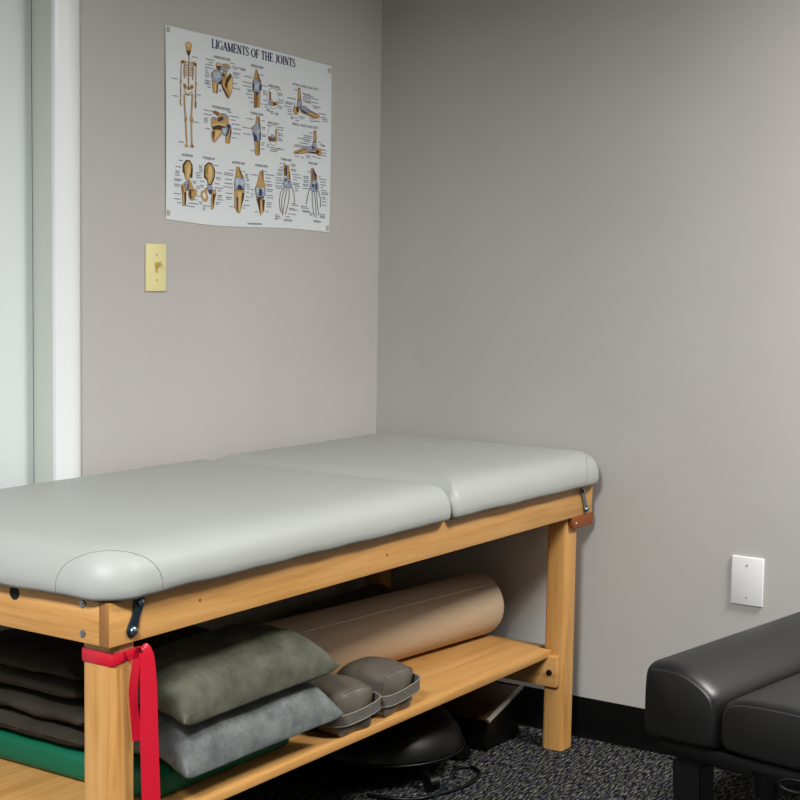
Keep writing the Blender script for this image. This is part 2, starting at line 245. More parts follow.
'inner_ankle_drawing': [('r','P',0,[879,406,896,403,899,455,896,492,879,495]),('d','L',1.6,[879,406,896,403,899,455,896,492,879,495,879,406]),('h','P',0,[885,413,891,412,892,463,885,464]),('g','P',0,[874,473,897,470,902,499,890,523,864,504]),('n','L',1.6,[874,473,897,470,902,499,890,523,864,504,874,473]),('b','P',0,[894,504,932,506,931,543,911,548,890,534]),('d','L',1.6,[894,504,932,506,931,543,911,548,890,534,894,504]),('d','P',0,[898,514,920,518,914,542,898,536]),('b','P',0,[752,546,814,515,864,497,890,515,864,537,814,548,781,554,748,557]),('d','L',1.6,[752,546,814,515,864,497,890,515,864,537,814,548,781,554,748,557,752,546]),('g','P',0,[814,515,864,497,877,517,839,533]),('n','L',1.6,[814,515,864,497,877,517,839,533,814,515]),('n','P',0,[839,537,894,526,898,540,864,541]),('d','L',2.4,[764,551,830,520]),('d','L',2.4,[756,547,781,552]),('n','P',0,[868,496,885,497,885,516,873,518])],
'front_hip_drawing': [('d','P',0,[87,706,105,678,127,677,142,699,144,728,141,770,133,772,131,763,102,781,96,755,87,742]),('b','P',0,[96,711,111,685,129,685,136,705,133,736,124,779,102,781,99,746]),('d','L',1.6,[96,711,111,685,129,685,136,705,133,736,124,779,102,781,99,746,96,711]),('h','P',0,[113,714,127,701,131,730,120,776,110,775]),('b','P',0,[116,783,131,784,148,824,166,828,166,850,145,884,131,884,120,864,120,830,131,826]),('d','L',1.6,[116,783,131,784,148,824,166,828,166,850,145,884,131,884,120,864,120,830,131,826,116,783]),('d','P',0,[123,830,148,830,142,873,131,879,122,857]),('b','P',0,[135,833,148,839,145,867,136,871]),('d','L',1.6,[135,833,148,839,145,867,136,871,135,833]),('g','P',0,[96,800,114,783,122,803,117,834,102,844,93,824]),('n','L',1.6,[96,800,114,783,122,803,117,834,102,844,93,824,96,800]),('n','P',0,[116,798,122,803,116,837,108,841]),('n','P',0,[97,806,104,805,101,832,96,827]),('b','P',0,[79,814,96,803,108,841,106,913,88,921,85,855]),('d','L',1.6,[79,814,96,803,108,841,106,913,88,921,85,855,79,814]),('d','P',0,[96,848,108,847,105,913,99,917]),('r','P',0,[81,820,90,816,91,861,85,855]),('d','L',1.6,[81,820,90,816,91,861,85,855,81,820])],
'rear_hip_drawing': [('d','P',0,[208,696,230,674,252,677,270,713,268,750,256,782,240,808,227,797,224,773,205,757,206,721]),('b','P',0,[214,701,231,681,252,684,263,717,262,747,246,789,230,791,227,767,214,750]),('d','L',1.6,[214,701,231,681,252,684,263,717,262,747,246,789,230,791,227,767,214,750,214,701]),('h','P',0,[233,699,249,697,252,745,236,784,230,742]),('o','P',0,[216,707,227,694,229,730,217,744]),('b','P',0,[217,811,227,810,222,831,230,864,221,882,202,879,187,857,191,835,208,825]),('d','L',1.6,[217,811,227,810,222,831,230,864,221,882,202,879,187,857,191,835,208,825,217,811]),('w','P',0,[198,843,212,836,217,853,214,869,203,864]),('g','P',0,[225,794,252,794,257,818,243,841,230,831]),('n','L',1.6,[225,794,252,794,257,818,243,841,230,831,225,794]),('n','P',0,[230,821,254,816,249,841,236,842]),('b','P',0,[252,825,272,814,276,835,265,867,262,913,249,924,246,875]),('d','L',1.6,[252,825,272,814,276,835,265,867,262,913,249,924,246,875,252,825]),('d','P',0,[257,837,275,838,263,873,261,910,254,874])],
'front_knee_drawing': [('b','P',0,[393,679,409,675,437,730,446,766,444,798,383,805,381,767,392,729]),('d','L',1.6,[393,679,409,675,437,730,446,766,444,798,383,805,381,767,392,729,393,679]),('r','P',0,[406,677,421,700,437,733,426,731,413,707]),('d','L',1.6,[406,677,421,700,437,733,426,731,413,707,406,677]),('g','P',0,[383,748,400,731,437,736,446,766,442,798,413,798,383,803]),('n','L',1.6,[383,748,400,731,437,736,446,766,442,798,413,798,383,803,383,748]),('m','P',0,[392,741,410,736,413,770,400,781,390,773]),('m','P',0,[418,747,437,745,440,767,427,778,417,770]),('n','P',0,[406,771,421,775,437,796,400,800]),('b','P',0,[381,805,444,799,439,843,424,895,417,926,400,925,400,884,384,899,383,836]),('d','L',1.6,[381,805,444,799,439,843,424,895,417,926,400,925,400,884,384,899,383,836,381,805]),('h','P',0,[407,815,424,813,420,882,411,921,407,865]),('n','P',0,[395,835,407,846,404,922,397,916]),('d','P',0,[428,819,442,811,437,849,422,908])],
'rear_knee_drawing': [('b','P',0,[536,686,557,676,559,728,570,759,572,816,558,831,566,907,541,934,532,884,516,841,507,785,522,745]),('d','L',1.6,[536,686,557,676,559,728,570,759,572,816,558,831,566,907,541,934,532,884,516,841,507,785,522,745,536,686]),('r','P',0,[546,681,558,677,559,728,554,735]),('d','L',1.6,[546,681,558,677,559,728,554,735,546,681]),('g','P',0,[509,778,533,772,537,807,565,772,572,816,551,831,516,828]),('n','L',1.6,[509,778,533,772,537,807,565,772,572,816,551,831,516,828,509,778]),('m','P',0,[516,777,530,775,533,801,519,806]),('m','P',0,[551,774,561,774,563,795,552,799]),('n','P',0,[531,782,551,786,551,818,533,827]),('d','P',0,[518,838,544,838,543,922,536,910]),('d','P',0,[551,838,569,842,564,907,557,901]),('h','P',0,[541,845,550,844,548,909,543,922]),('n','P',0,[523,831,565,822,561,833,527,840])],
'palm_side_hand_drawing': [('b','P',0,[685,618,693,622,703,692,689,696]),('d','L',1.6,[685,618,693,622,703,692,689,696,685,618]),('r','P',0,[688,648,697,647,697,690,690,694]),('d','L',1.6,[688,648,697,647,697,690,690,694,688,648]),('b','P',0,[708,628,719,629,730,704,714,708,706,692]),('d','L',1.6,[708,628,719,629,730,704,714,708,706,692,708,628]),('n','P',0,[695,627,706,636,705,687,699,690]),('r','P',0,[719,665,725,664,730,707,722,702]),('d','L',1.6,[719,665,725,664,730,707,722,702,719,665]),('g','P',0,[689,701,728,707,740,744,736,757,689,757,682,745]),('n','L',1.6,[689,701,728,707,740,744,736,757,689,757,682,745,689,701]),('n','P',0,[693,708,706,709,705,722,694,721]),('n','P',0,[709,722,726,720,720,733]),('m','P',0,[697,728,712,724,709,740,698,741]),('n','L',4.6,[688,757,666,793,660,844,669,907]),('r','L',2.5,[688,757,666,793,660,844,669,907]),('h','L',1.0,[688,757,666,793,660,844,669,907]),('n','L',4.6,[698,758,681,801,674,858,682,924]),('r','L',2.5,[698,758,681,801,674,858,682,924]),('h','L',1.0,[698,758,681,801,674,858,682,924]),('n','L',4.6,[711,757,698,815,690,866,682,923]),('r','L',2.5,[711,757,698,815,690,866,682,923]),('h','L',1.0,[711,757,698,815,690,866,682,923]),('n','L',4.6,[722,757,723,812,713,869,699,919]),('r','L',2.5,[722,757,723,812,713,869,699,919]),('h','L',1.0,[722,757,723,812,713,869,699,919]),('n','L',4.6,[738,749,754,788,758,844]),('r','L',2.5,[738,749,754,788,758,844]),('h','L',1.0,[738,749,754,788,758,844])],
'back_of_hand_drawing': [('b','P',0,[864,631,882,624,886,696,866,704]),('d','L',1.6,[864,631,882,624,886,696,866,704,864,631]),('r','P',0,[873,630,881,629,879,697,870,698]),('d','L',1.6,[873,630,881,629,879,697,870,698,873,630]),('d','P',0,[884,634,907,667,905,694,889,693]),('n','P',0,[882,626,890,643,892,669,885,668]),('r','P',0,[895,666,906,670,904,689,895,690]),('d','L',1.6,[895,666,906,670,904,689,895,690,895,666]),('g','P',0,[866,704,904,694,920,734,911,761,875,765,857,741]),('n','L',1.6,[866,704,904,694,920,734,911,761,875,765,857,741,866,704]),('n','P',0,[875,718,890,722,887,738,872,739]),('n','P',0,[895,711,908,714,908,751,896,752]),('m','P',0,[880,707,895,705,893,719,881,720]),('n','L',4.6,[875,765,877,827,894,916]),('r','L',2.5,[875,765,877,827,894,916]),('g','L',1.2,[875,765,877,827,894,916]),('n','L',4.6,[890,766,900,836,908,920]),('r','L',2.5,[890,766,900,836,908,920]),('g','L',1.2,[890,766,900,836,908,920]),('n','L',4.6,[905,764,912,835,923,902]),('r','L',2.5,[905,764,912,835,923,902]),('g','L',1.2,[905,764,912,835,923,902]),('n','L',4.6,[917,755,933,801,934,854]),('r','L',2.5,[917,755,933,801,934,854]),('g','L',1.2,[917,755,933,801,934,854]),('n','L',4.6,[860,743,845,789,837,845]),('r','L',2.5,[860,743,845,789,837,845]),('g','L',1.2,[860,743,845,789,837,845])],
}
CAPTIONS = [('ANTERIOR SHOULDER',(261,107),(357,106)),('POSTERIOR SHOULDER',(252,373),(357,374)),('ANTERIOR ELBOW',(477,109),(555,108)),('POSTERIOR ELBOW',(475,371),(555,367)),('LATERAL ELBOW',(583,198),(655,197)),('MEDIAL ELBOW',(585,404),(651,405)),('LATERAL ANKLE AND FOOT',(737,159),(910,159)),('MEDIAL ANKLE AND FOOT',(739,385),(909,387)),('ANTERIOR HIP',(82,653),(143,652)),('POSTERIOR HIP',(200,652),(267,653)),('ANTERIOR KNEE',(367,654),(444,655)),('POSTERIOR KNEE',(507,651),(583,654)),('PALMAR HAND',(668,598),(737,599)),('DORSAL HAND',(846,598),(909,598)),('FOOTER',(464,980),(551,982))]
LABELS = [(140,133,173,132),(29,266,64,266),(34,355,64,355),(168,327,187,327),(218,129,264,128),(233,143,258,142),(214,157,258,156),(214,173,258,172),(214,188,230,188),(214,199,233,198),(212,212,236,212),(212,223,233,223),(210,242,242,242),(211,252,239,251),(211,260,242,260),(225,275,245,275),(359,123,380,123),(365,139,447,137),(371,150,397,149),(371,169,417,168),(371,179,404,178),(374,193,410,192),(374,228,394,228),(371,254,414,254),(290,278,306,278),(292,286,306,286),(146,472,176,473),(66,588,93,589),(203,400,249,401),(203,421,249,422),(205,442,230,442),(205,452,227,453),(205,463,230,463),(214,496,242,497),(336,388,362,388),(352,408,405,409),(359,427,388,428),(364,448,412,449),(373,472,418,473),(371,497,415,498),(367,522,393,523),(418,146,446,144),(440,176,485,173),(429,209,481,205),(433,229,482,225),(455,245,485,243),(459,254,485,253),(448,270,489,268),(463,288,493,286),(471,311,497,309),(530,151,557,149),(546,207,577,205),(552,233,569,232),(553,244,573,243),(553,254,574,253),(553,286,574,284),(535,310,551,309),(640,210,667,208),(648,230,676,228),(649,240,672,239),(648,268,684,266),(652,282,680,280),(648,304,672,302),(649,314,671,313),(562,308,582,307),(562,319,579,318),(574,331,594,330),(574,340,594,339),(595,341,621,340),(598,351,619,350),(629,346,649,345),(629,354,649,354),(748,190,768,188),(801,201,859,197),(810,208,876,204),(806,218,906,212),(806,229,860,226),(802,241,860,237),(818,248,860,246),(704,244,761,241),(692,271,740,268),(695,279,737,277),(688,295,729,292),(706,311,737,310),(709,322,733,321),(706,336,737,335),(725,351,746,350),(729,359,746,358),(754,350,774,349),(756,364,783,363),(782,338,820,336),(787,348,811,347),(849,338,878,336),(852,352,887,350),(887,346,921,345),(860,241,911,238),(869,261,928,258),(877,271,911,269),(912,298,963,295),(925,318,964,316),(938,327,973,325),(938,338,973,336),(450,404,494,402),(427,456,483,455),(434,490,483,488),(544,402,563,402),(546,437,567,436),(548,445,567,445),(547,479,571,479),(548,487,572,487),(545,525,564,525),(545,536,564,535),(541,559,564,558),(478,575,503,574),(642,422,682,421),(648,435,682,434),(650,456,674,456),(650,467,682,466),(650,485,674,484),(650,495,678,495),(577,422,602,421),(576,531,595,531),(578,542,592,541),(599,542,667,541),(603,552,651,551),(651,545,687,545),(596,562,643,562),(850,422,871,421),(813,442,871,440),(813,453,863,452),(809,465,863,463),(813,475,855,474),(772,463,813,462),(788,489,847,488),(746,514,814,512),(756,505,839,503),(910,468,932,467),(923,481,958,480),(932,488,958,488),(932,509,967,509),(933,528,967,527),(933,543,968,542),(756,570,781,570),(794,573,814,572),(831,557,860,556),(831,568,856,567),(873,558,899,558),(899,562,933,562),(66,685,87,684),(48,720,78,719),(48,743,72,743),(48,752,72,752),(47,764,72,764),(43,785,84,785),(44,793,75,792),(43,812,75,812),(44,821,71,821),(41,860,77,860),(41,887,77,887),(59,906,80,906),(120,900,173,900),(105,916,154,916),(142,786,164,785),(144,795,162,794),(161,738,186,738),(162,750,186,750),(162,762,192,762),(164,810,183,810),(166,819,183,819),(148,879,167,879),(167,859,183,858),(265,686,291,685),(278,724,310,723),(275,749,301,748),(275,758,301,758),(268,783,294,783),(268,805,314,804),(285,819,307,818),(285,843,314,843),(285,852,307,852),(282,865,317,865),(275,881,301,881),(275,890,295,890),(198,904,243,904),(200,916,217,916),(200,925,214,925),(179,888,198,888),(181,897,198,897),(183,781,208,781),(186,802,205,802),(186,811,205,811),(176,700,198,700),(178,709,198,708),(178,719,198,719),(180,730,198,730),(350,700,379,699),(323,718,373,717),(320,728,373,727),(328,752,370,751),(322,774,370,773),(315,794,373,793),(330,826,370,825),(334,847,370,847),(335,857,363,856),(354,895,377,895),(430,699,443,699),(447,710,467,709),(447,719,464,718),(447,728,467,728),(454,765,474,765),(455,778,474,777),(457,790,474,790),(455,809,471,809),(451,835,475,835),(444,855,468,855),(437,881,475,881),(434,897,448,897),(454,737,471,737),(454,746,471,746),(564,682,581,682),(567,698,628,696),(571,717,603,716),(571,736,610,735),(575,752,614,751),(577,761,610,760),(579,780,618,779),(580,790,614,789),(579,815,618,815),(579,828,622,828),(579,857,611,857),(581,867,608,867),(580,880,611,880),(508,912,527,912),(576,909,594,909),(481,709,522,707),(481,791,502,790),(481,816,502,816),(482,831,499,831),(661,624,677,623),(659,645,681,644),(649,659,685,658),(650,668,681,667),(642,682,682,681),(643,692,678,691),(635,709,678,708),(635,722,682,721),(635,738,682,737),(632,755,679,754),(639,767,682,766),(732,621,765,620),(734,630,762,629),(732,650,766,649),(735,658,762,657),(740,677,788,675),(748,692,800,691),(744,707,774,706),(744,726,789,725),(746,735,785,734),(759,744,797,743),(759,757,786,756),(760,770,782,770),(738,848,768,848),(740,858,787,858),(724,879,761,879),(725,887,783,887),(717,913,769,913),(702,931,732,931),(633,924,659,924),(636,933,666,933),(634,943,670,943),(634,950,652,950),(689,948,747,949),(692,956,743,956),(918,672,929,672),(922,685,969,684),(926,701,969,700),(930,718,969,717),(933,734,950,734),(936,751,974,750),(939,764,986,763),(939,774,986,774),(943,791,966,791),(945,801,974,800),(943,818,979,818),(944,838,975,838),(841,651,863,651),(815,681,852,680),(817,691,849,690),(815,704,857,703),(817,714,849,713),(811,728,853,727),(813,736,849,736),(810,751,850,750),(800,859,844,859),(802,869,855,868),(810,885,867,884),(814,892,859,892),(859,897,890,897),(860,907,879,907),(929,897,968,897),(931,907,968,907),(931,916,969,916),(887,938,937,939),(891,945,938,945)]
# ---------------- room ----------------
def struct(name, bm, m, parent=None, **k):
    o = obj(name, bm, m, parent, **k)
    if not parent: o['kind'] = 'structure'
    return o
X0, Y0, H = -4.6, -4.2, 2.5
b = nb(); box(b, X0, .1, Y0, .1, -.06, 0); struct('floor', b, MT['carpet'])
b = nb(); box(b, X0, .1, Y0, .1, H, H + .06); struct('ceiling', b, MT['ceil'])
b = nb(); box(b, 0, .1, Y0, .1, 0, H); struct('wall_right', b, MT['wall'])
b = nb(); box(b, X0 - .1, X0, Y0, .1, 0, H); struct('wall_near_end', b, MT['dwall'])
b = nb(); box(b, X0 - .1, .1, Y0 - .1, Y0, 0, H); struct('wall_behind', b, MT['dwall'])
DX0, DX1, DH = -2.11, -1.27, 2.05
b = nb(); box(b, DX1, 0, 0, .1, 0, H); box(b, X0, DX0, 0, .1, 0, H); box(b, DX0, DX1, 0, .1, DH, H); struct('wall_left', b, MT['wall'])
b = nb(); box(b, DX0 + .003, DX1 - .003, .062, .098, .01, DH - .003, .002); d = struct('door_1', b, MT['door'], ang=30)
b = nb(); revolve(b, [(0, 0), (.026, 0), (.026, .008), (.012, .012), (.012, .035), (.026, .045), (.028, .06), (.02, .07), (0, .072)], (DX0 + .07, .062, .98), (0, -1, 0)); obj('door_knob', b, MT['steel'], d, ang=40)
b = nb(); box(b, DX1 - .0025, DX1 + .001, -.001, .0615, 0, DH); box(b, DX0 - .001, DX0 + .0025, -.001, .0615, 0, DH); box(b, DX0, DX1, -.001, .0615, DH - .0025, DH + .001)
struct('trim_2', b, MT['jamb'])
# door casing with a rounded moulding profile
prof = [(0, 0), (0, -.009), (.003, -.0105), (.014, -.0115), (.028, -.0135), (.040, -.0155), (.052, -.016), (.062, -.0148), (.070, -.012), (.074, -.0085), (.0755, -.004), (.0755, 0)]
b = nb(); prism(b, [(DX1 - .003 + x * 1.03, y) for x, y in prof], 2, 0, DH + .08)
prism(b, [(DX0 + .003 - x * 1.03, y) for x, y in prof], 2, 0, DH + .08); prism(b, [(y, DH - .003 + x) for x, y in prof], 0, DX0 - .07, DX1 + .07)
struct('trim_1', b, MT['trim'], smooth=True, ang=25)
def baseboard(name, axis, a, b_, sgn):
    m = nb(); pr = [(0, 0), (sgn * .014, 0), (sgn * .010, .012), (sgn * .007, .03), (sgn * .007, .104), (sgn * .005, .1085), (0, .1085)]
    prism(m, pr, axis, a, b_); struct(name, m, MT['base'], ang=35)
baseboard('baseboard_right', 1, Y0, 0, -1)
baseboard('baseboard_left', 0, -1.187, -.015, -1)

# ---------------- wall plates ----------------
sw = thing('light_switch', 'ivory single toggle light switch on the wall below the poster', 'light switch', (-.944, 0, 1.259))
b = nb(); box(b, -.979, -.909, -.0055, 0, 1.202, 1.316, .0022, 3); obj('switch_plate', b, MT['cream_pl'], sw, ang=40)
b = nb(); prism(b, [(-.949, 1.247), (-.939, 1.247), (-.939, 1.272), (-.949, 1.272)], 1, -.0062, -.004); obj('toggle_slot', b, MT['cream_tog'], sw)
b = nb(); prism(b, [(-.0055, 1.256), (-.0055, 1.270), (-.019, 1.274), (-.0205, 1.268)], 0, -.9475, -.9405, .0012); obj('toggle', b, MT['cream_tog'], sw)
for z in (1.289, 1.229):
    b = nb(); cyl(b, (-.944, -.0052, z), (-.944, -.0068, z), .0028, .0024, 16); obj('screw', b, MT['cream_tog'], sw, ang=40)
bp = thing('blank_wall_plate', 'white blank cover plate low on the grey wall above black bench', 'wall plate', (0, -1.153, .489))
b = nb(); box(b, -.0065, 0, -1.196, -1.1105, .427, .552, .003, 3); obj('cover_plate', b, MT['white_pl'], bp, ang=40)
for z in (.531, .448):
    b = nb(); cyl(b, (-.0062, -1.153, z), (-.0076, -1.153, z), .003, .0026, 16); obj('screw', b, MT['silver'], bp, ang=40)

# ---------------- poster ----------------
PC = [Vector((-.912, 0, 1.835)), Vector((-.244, 0, 1.817)), Vector((-.246, 0, 1.362)), Vector((-.908, 0, 1.376))]
def PP(s, t_, off=0):
    p = (PC[0] * (1 - s) + PC[1] * s) * (1 - t_) + (PC[3] * (1 - s) + PC[2] * s) * t_
    p.y = -.0020 - .0022 * math.sin(math.pi * min(max(t_, 0), 1)) * (.35 + .65 * abs(2 * s - 1)) - off
    p.z += .0025 * math.sin(math.pi * s) * (1 if t_ < .5 else -1) * abs(2 * t_ - 1) - (.004 * math.sin(2 * math.pi * s) * max(0, t_ - .8) * 5)
    return p
po = thing('anatomy_poster', 'white ligaments of the joints poster with skeleton and joint drawings, taped to the wall', 'poster', (-.578, 0, 1.36))
b = nb(); NS, NTT = 40, 28
g = [[b.verts.new(PP(i / NS, j / NTT)) for i in range(NS + 1)] for j in range(NTT + 1)]
g2 = [[b.verts.new(PP(i / NS, j / NTT) + Vector((0, .0005, 0))) for i in range(NS + 1)] for j in range(NTT + 1)]
for j in range(NTT):
    for i in range(NS):
        b.faces.new((g[j][i], g[j + 1][i], g[j + 1][i + 1], g[j][i + 1])); b.faces.new((g2[j][i], g2[j][i + 1], g2[j + 1][i + 1], g2[j + 1][i]))
for j in range(NTT): b.faces.new((g[j][0], g2[j][0], g2[j + 1][0], g[j + 1][0])); b.faces.new((g[j][NS], g[j + 1][NS], g2[j + 1][NS], g2[j][NS]))
for i in range(NS): b.faces.new((g[0][i], g[0][i + 1], g2[0][i + 1], g2[0][i])); b.faces.new((g[NTT][i], g2[NTT][i], g2[NTT][i + 1], g[NTT][i + 1]))
obj('poster_sheet', b, MT['paper'], po, smooth=True, ang=60)
def strip(bm, pts, wmm, off, mi=0, asp=1.0):
    """thin inked line; pts in poster units of 1/1000, width too (of the poster's width)"""
    P_ = [(x, y * .74) for x, y in pts]; n = len(P_); L_ = []
    for i in range(n):
        a = Vector(P_[max(i - 1, 0)]); c = Vector(P_[min(i + 1, n - 1)]); d = (c - a)
        if d.length < 1e-6: d = Vector((1, 0))
        d.normalize(); nn = Vector((-d.y, d.x)) * wmm / 2; p = Vector(P_[i]); L_.append((p + nn, p - nn))
    vs_ = [(bm.verts.new(PP(a.x / 1000, a.y / 740, off)), bm.verts.new(PP(c.x / 1000, c.y / 740, off))) for a, c in L_]
    for (a, c), (e, f) in zip(vs_, vs_[1:]):
        q = bm.faces.new((a, c, f, e)); q.material_index = mi
def drawing(name, items):
    keys = sorted({i[0] for i in items}); bm = nb(); off = .0004
    for c, kind, wd, q in items:
        pts = [(q[i], q[i + 1]) for i in range(0, len(q), 2)]; mi = keys.index(c); off += .00002
        if kind == 'P':
            f = bm.faces.new([bm.verts.new(PP(x / 1000, y / 1000, off)) for x, y in pts]); f.material_index = mi
            bmesh.ops.triangulate(bm, faces=[f])
        elif kind == 'L': strip(bm, pts, wd, off, mi)
        else:
            (cx, cy), (ax, _), (_, by) = pts; rx = abs(ax - cx); ry = abs(by - cy)
            strip(bm, [(cx + rx * math.cos(k * math.pi / 12), cy + ry * math.sin(k * math.pi / 12)) for k in range(25)], 2.2, off, mi)
    return obj(name, bm, [INK[k] for k in keys], po)
for n_, it in ART.items(): drawing(n_, it)
# serif title
GL = {  # strokes: (x0,y0,x1,y1,w) in cap-height units, thick .13 thin .06 serif .05
 'L': (.62, [(.16, 0, .16, 1, .14), (.02, 0, .58, 0, .06), (.57, 0, .6, .25, .06), (.02, 1, .32, 1, .05)]),
 'I': (.36, [(.18, 0, .18, 1, .14), (.03, 0, .33, 0, .05), (.03, 1, .33, 1, .05)]),
 'E': (.64, [(.16, 0, .16, 1, .14), (.02, 0, .58, 0, .06), (.02, 1, .56, 1, .06), (.16, .52, .44, .52, .06), (.57, 0, .6, .22, .06), (.55, 1, .56, .8, .06), (.44, .42, .44, .62, .05)]),
 'F': (.58, [(.16, 0, .16, 1, .14), (.02, 0, .32, 0, .05), (.02, 1, .54, 1, .06), (.16, .5, .42, .5, .06), (.53, 1, .54, .78, .06), (.42, .4, .42, .6, .05)]),
 'T': (.64, [(.32, 0, .32, 1, .14), (.18, 0, .46, 0, .05), (.04, 1, .6, 1, .06), (.05, 1, .03, .78, .06), (.59, 1, .61, .78, .06)]),
 'H': (.78, [(.16, 0, .16, 1, .14), (.62, 0, .62, 1, .14), (.16, .5, .62, .5, .06), (.02, 0, .3, 0, .05), (.02, 1, .3, 1, .05), (.48, 0, .76, 0, .05), (.48, 1, .76, 1, .05)]),
 'N': (.76, [(.14, 0, .14, 1, .07), (.14, 1, .62, 0, .15), (.62, 0, .62, 1, .07), (.02, 0, .28, 0, .05), (.0, 1, .2, 1, .05), (.48, 1, .76, 1, .05)]),
 'M': (.92, [(.14, 0, .14, 1, .07), (.14, 1, .45, 0, .14), (.45, 0, .76, 1, .07), (.77, 0, .77, 1, .14), (.02, 0, .28, 0, .05), (.0, 1, .2, 1, .05), (.64, 0, .9, 0, .05), (.7, 1, .9, 1, .05)]),
 'A': (.74, [(.1, 0, .37, 1, .07), (.37, 1, .64, 0, .15), (.2, .34, .54, .34, .06), (0, 0, .22, 0, .05), (.5, 0, .76, 0, .05)]),
 'J': (.48, [(.3, .15, .3, 1, .14), (.3, .15, .2, -.05, .1), (.2, -.05, .05, -.02, .08), (.16, 1, .46, 1, .05)])}
def arcs(cx, cy, rx, ry, a0, a1, w0, n=12):
    return [[(cx + rx * math.cos(math.radians(a0 + (a1 - a0) * k / n)), cy + ry * math.sin(math.radians(a0 + (a1 - a0) * k / n))) for k in range(n + 1)], w0]
CURV = {'O': (.78, [arcs(.38, .5, .31, .48, 40, 140, .07), arcs(.38, .5, .31, .48, 130, 230, .14), arcs(.38, .5, .31, .48, 220, 320, .07), arcs(.38, .5, .31, .48, 310, 410, .14)]),
 'G': (.76, [arcs(.4, .5, .33, .48, 45, 135, .07), arcs(.4, .5, .33, .48, 130, 230, .14), arcs(.4, .5, .33, .48, 225, 320, .07), [[(.65, .05), (.65, .44)], .13], [[(.5, .44), (.78, .44)], .05], [[(.66, .95), (.67, .72)], .05]]),
 'S': (.56, [arcs(.27, .74, .2, .23, 30, 200, .08), [[(.08, .68), (.28, .52), (.47, .32)], .14], arcs(.27, .25, .21, .24, 20, -160, .08), [[(.46, .98), (.46, .76)], .05], [[(.06, .02), (.06, .25)], .05]])}
def title(name, text, s0, s1, tb, ht):
    bm = nb(); adv = {' ': .34}
    for c in text:
        if c != ' ': adv[c] = (GL.get(c) or CURV.get(c))[0]
    tot = sum(adv[c] for c in text); ks = (s1 - s0) / tot; x = 0
    for c in text:
        if c in GL:
            for (a, bb, c2, d2, wd) in GL[c][1]:
                strip(bm, [(s0 + (x + a) * ks, tb - bb * ht), (s0 + (x + c2) * ks, tb - d2 * ht)], wd * ks * 1.3, .0006)
        elif c in CURV:
            for ptsx, wd in CURV[c][1]:
                strip(bm, [(s0 + (x + p) * ks, tb - q * ht) for p, q in ptsx], wd * ks * 1.3, .0006)
        x += adv[c]
    return obj(name, bm, INK['t'], po)
title('title_lettering', 'LIGAMENTS OF THE JOINTS', 250, 757, 62, 45)
# small captions, set with the built-in lettering, and the runs of tiny labels
def caption(text, a, c):
    cu = bpy.data.curves.new('caption', 'FONT'); cu.body = text; cu.size = 1; cu.offset = .018; o = bpy.data.objects.new('caption', cu); COL.objects.link(o)
    dg = bpy.context.evaluated_depsgraph_get(); me = bpy.data.meshes.new_from_object(o.evaluated_get(dg)); bpy.data.objects.remove(o)
    xs = [v.co.x for v in me.vertices]; w_ = max(xs) - min(xs); x0 = min(xs)
    for v in me.vertices:
        s = (a[0] + (v.co.x - x0) / w_ * (c[0] - a[0])) / 1000; t_ = ((a[1] + c[1]) / 2 + 7 - v.co.y * 19) / 1000
        v.co = PP(s, t_, .0006)
    return me
for text, a, c in CAPTIONS:
    if text == 'FOOTER': continue
    me = caption(text, a, c); cb_ = nb(); cb_.from_mesh(me); obj('caption', cb_, INK['k'], po)
lb = nb(); rnd = random.Random(3)
for (a, y, c, y2) in LABELS:
    x = a
    while x < c:
        wd = min(rnd.uniform(6, 15), c - x)
        if wd > 2: strip(lb, [(x, y), (x + wd, y)], 3.8, .0006)
        x += wd + 1.8
x = 464
while x < 551: strip(lb, [(x, 981), (x + 6, 981)], 6, .0006); x += 7.5
obj('printed_label_lines', lb, INK['k'], po)
for (s, t_) in ((.015, .02), (.985, .03), (.012, .965), (.985, .975)):
    b = nb(); p = PP(s, t_, .0005); box(b, p.x - .006, p.x + .006, p.y - .0006, p.y, p.z - .0065, p.z + .0065, .0002, 1); obj('tape', b, MT['tape'], po)

# ---------------- treatment table ----------------
TX0, TX1, TY0, TY1, TZ0, TZ1 = -1.836, -.036, -.729, -.045, .626, .702
tb = thing('treatment_table', 'long wooden treatment table with pale grey padded top and lower shelf', 'treatment table', ((TX0 + TX1) / 2, (TY0 + TY1) / 2, 0))
for y0, y1 in ((TY0, TY0 + .024), (TY1 - .024, TY1)):
    b = nb(); box(b, TX0, TX1, y0, y1, TZ0, TZ1, .0018)
    for f in b.faces:
        if abs(f.normal.x) > .9: f.material_index = 1
    obj('side_rail', b, [MT['woodx'], MT['grain']], tb, ang=40)
for x0, x1 in ((TX0 + .0005, TX0 + .024), (TX1 - .046, TX1 - .022)):
    b = nb(); box(b, x0, x1, TY0 + .0243, TY1 - .0243, TZ0 + .0005, TZ1 - .0005, .0012); obj('end_rail', b, MT['woody'], tb, ang=40)
for x0, x1 in ((-1.816, -1.758), (-.155, -.092)):
    for y0, y1 in ((TY0 + .0125, TY0 + .0125 + (.073 if x0 < -1 else .060)), (TY1 - .0243 - .06, TY1 - .0243)):
        b = nb(); box(b, x0, x1, y0, y1, 0, TZ0 - .0005, 0)
        es = [e for e in b.edges if abs(e.verts[0].co.z - e.verts[1].co.z) > .1]
        bmesh.ops.bevel(b, geom=es, offset=.011, segments=3, affect='EDGES', profile=.5)
        obj('leg', b, MT['woodz'], tb, ang=50)
SZ = .270
b = nb(); prism(b, [(-.158, -.682), (-.158, -.642), (-.119, -.642), (-.119, -.135), (-1.83, -.135), (-1.83, -.642), (-1.757, -.642), (-1.757, -.682)], 2, SZ - .018, SZ, .0015); obj('shelf', b, MT['shelf'], tb, ang=40)
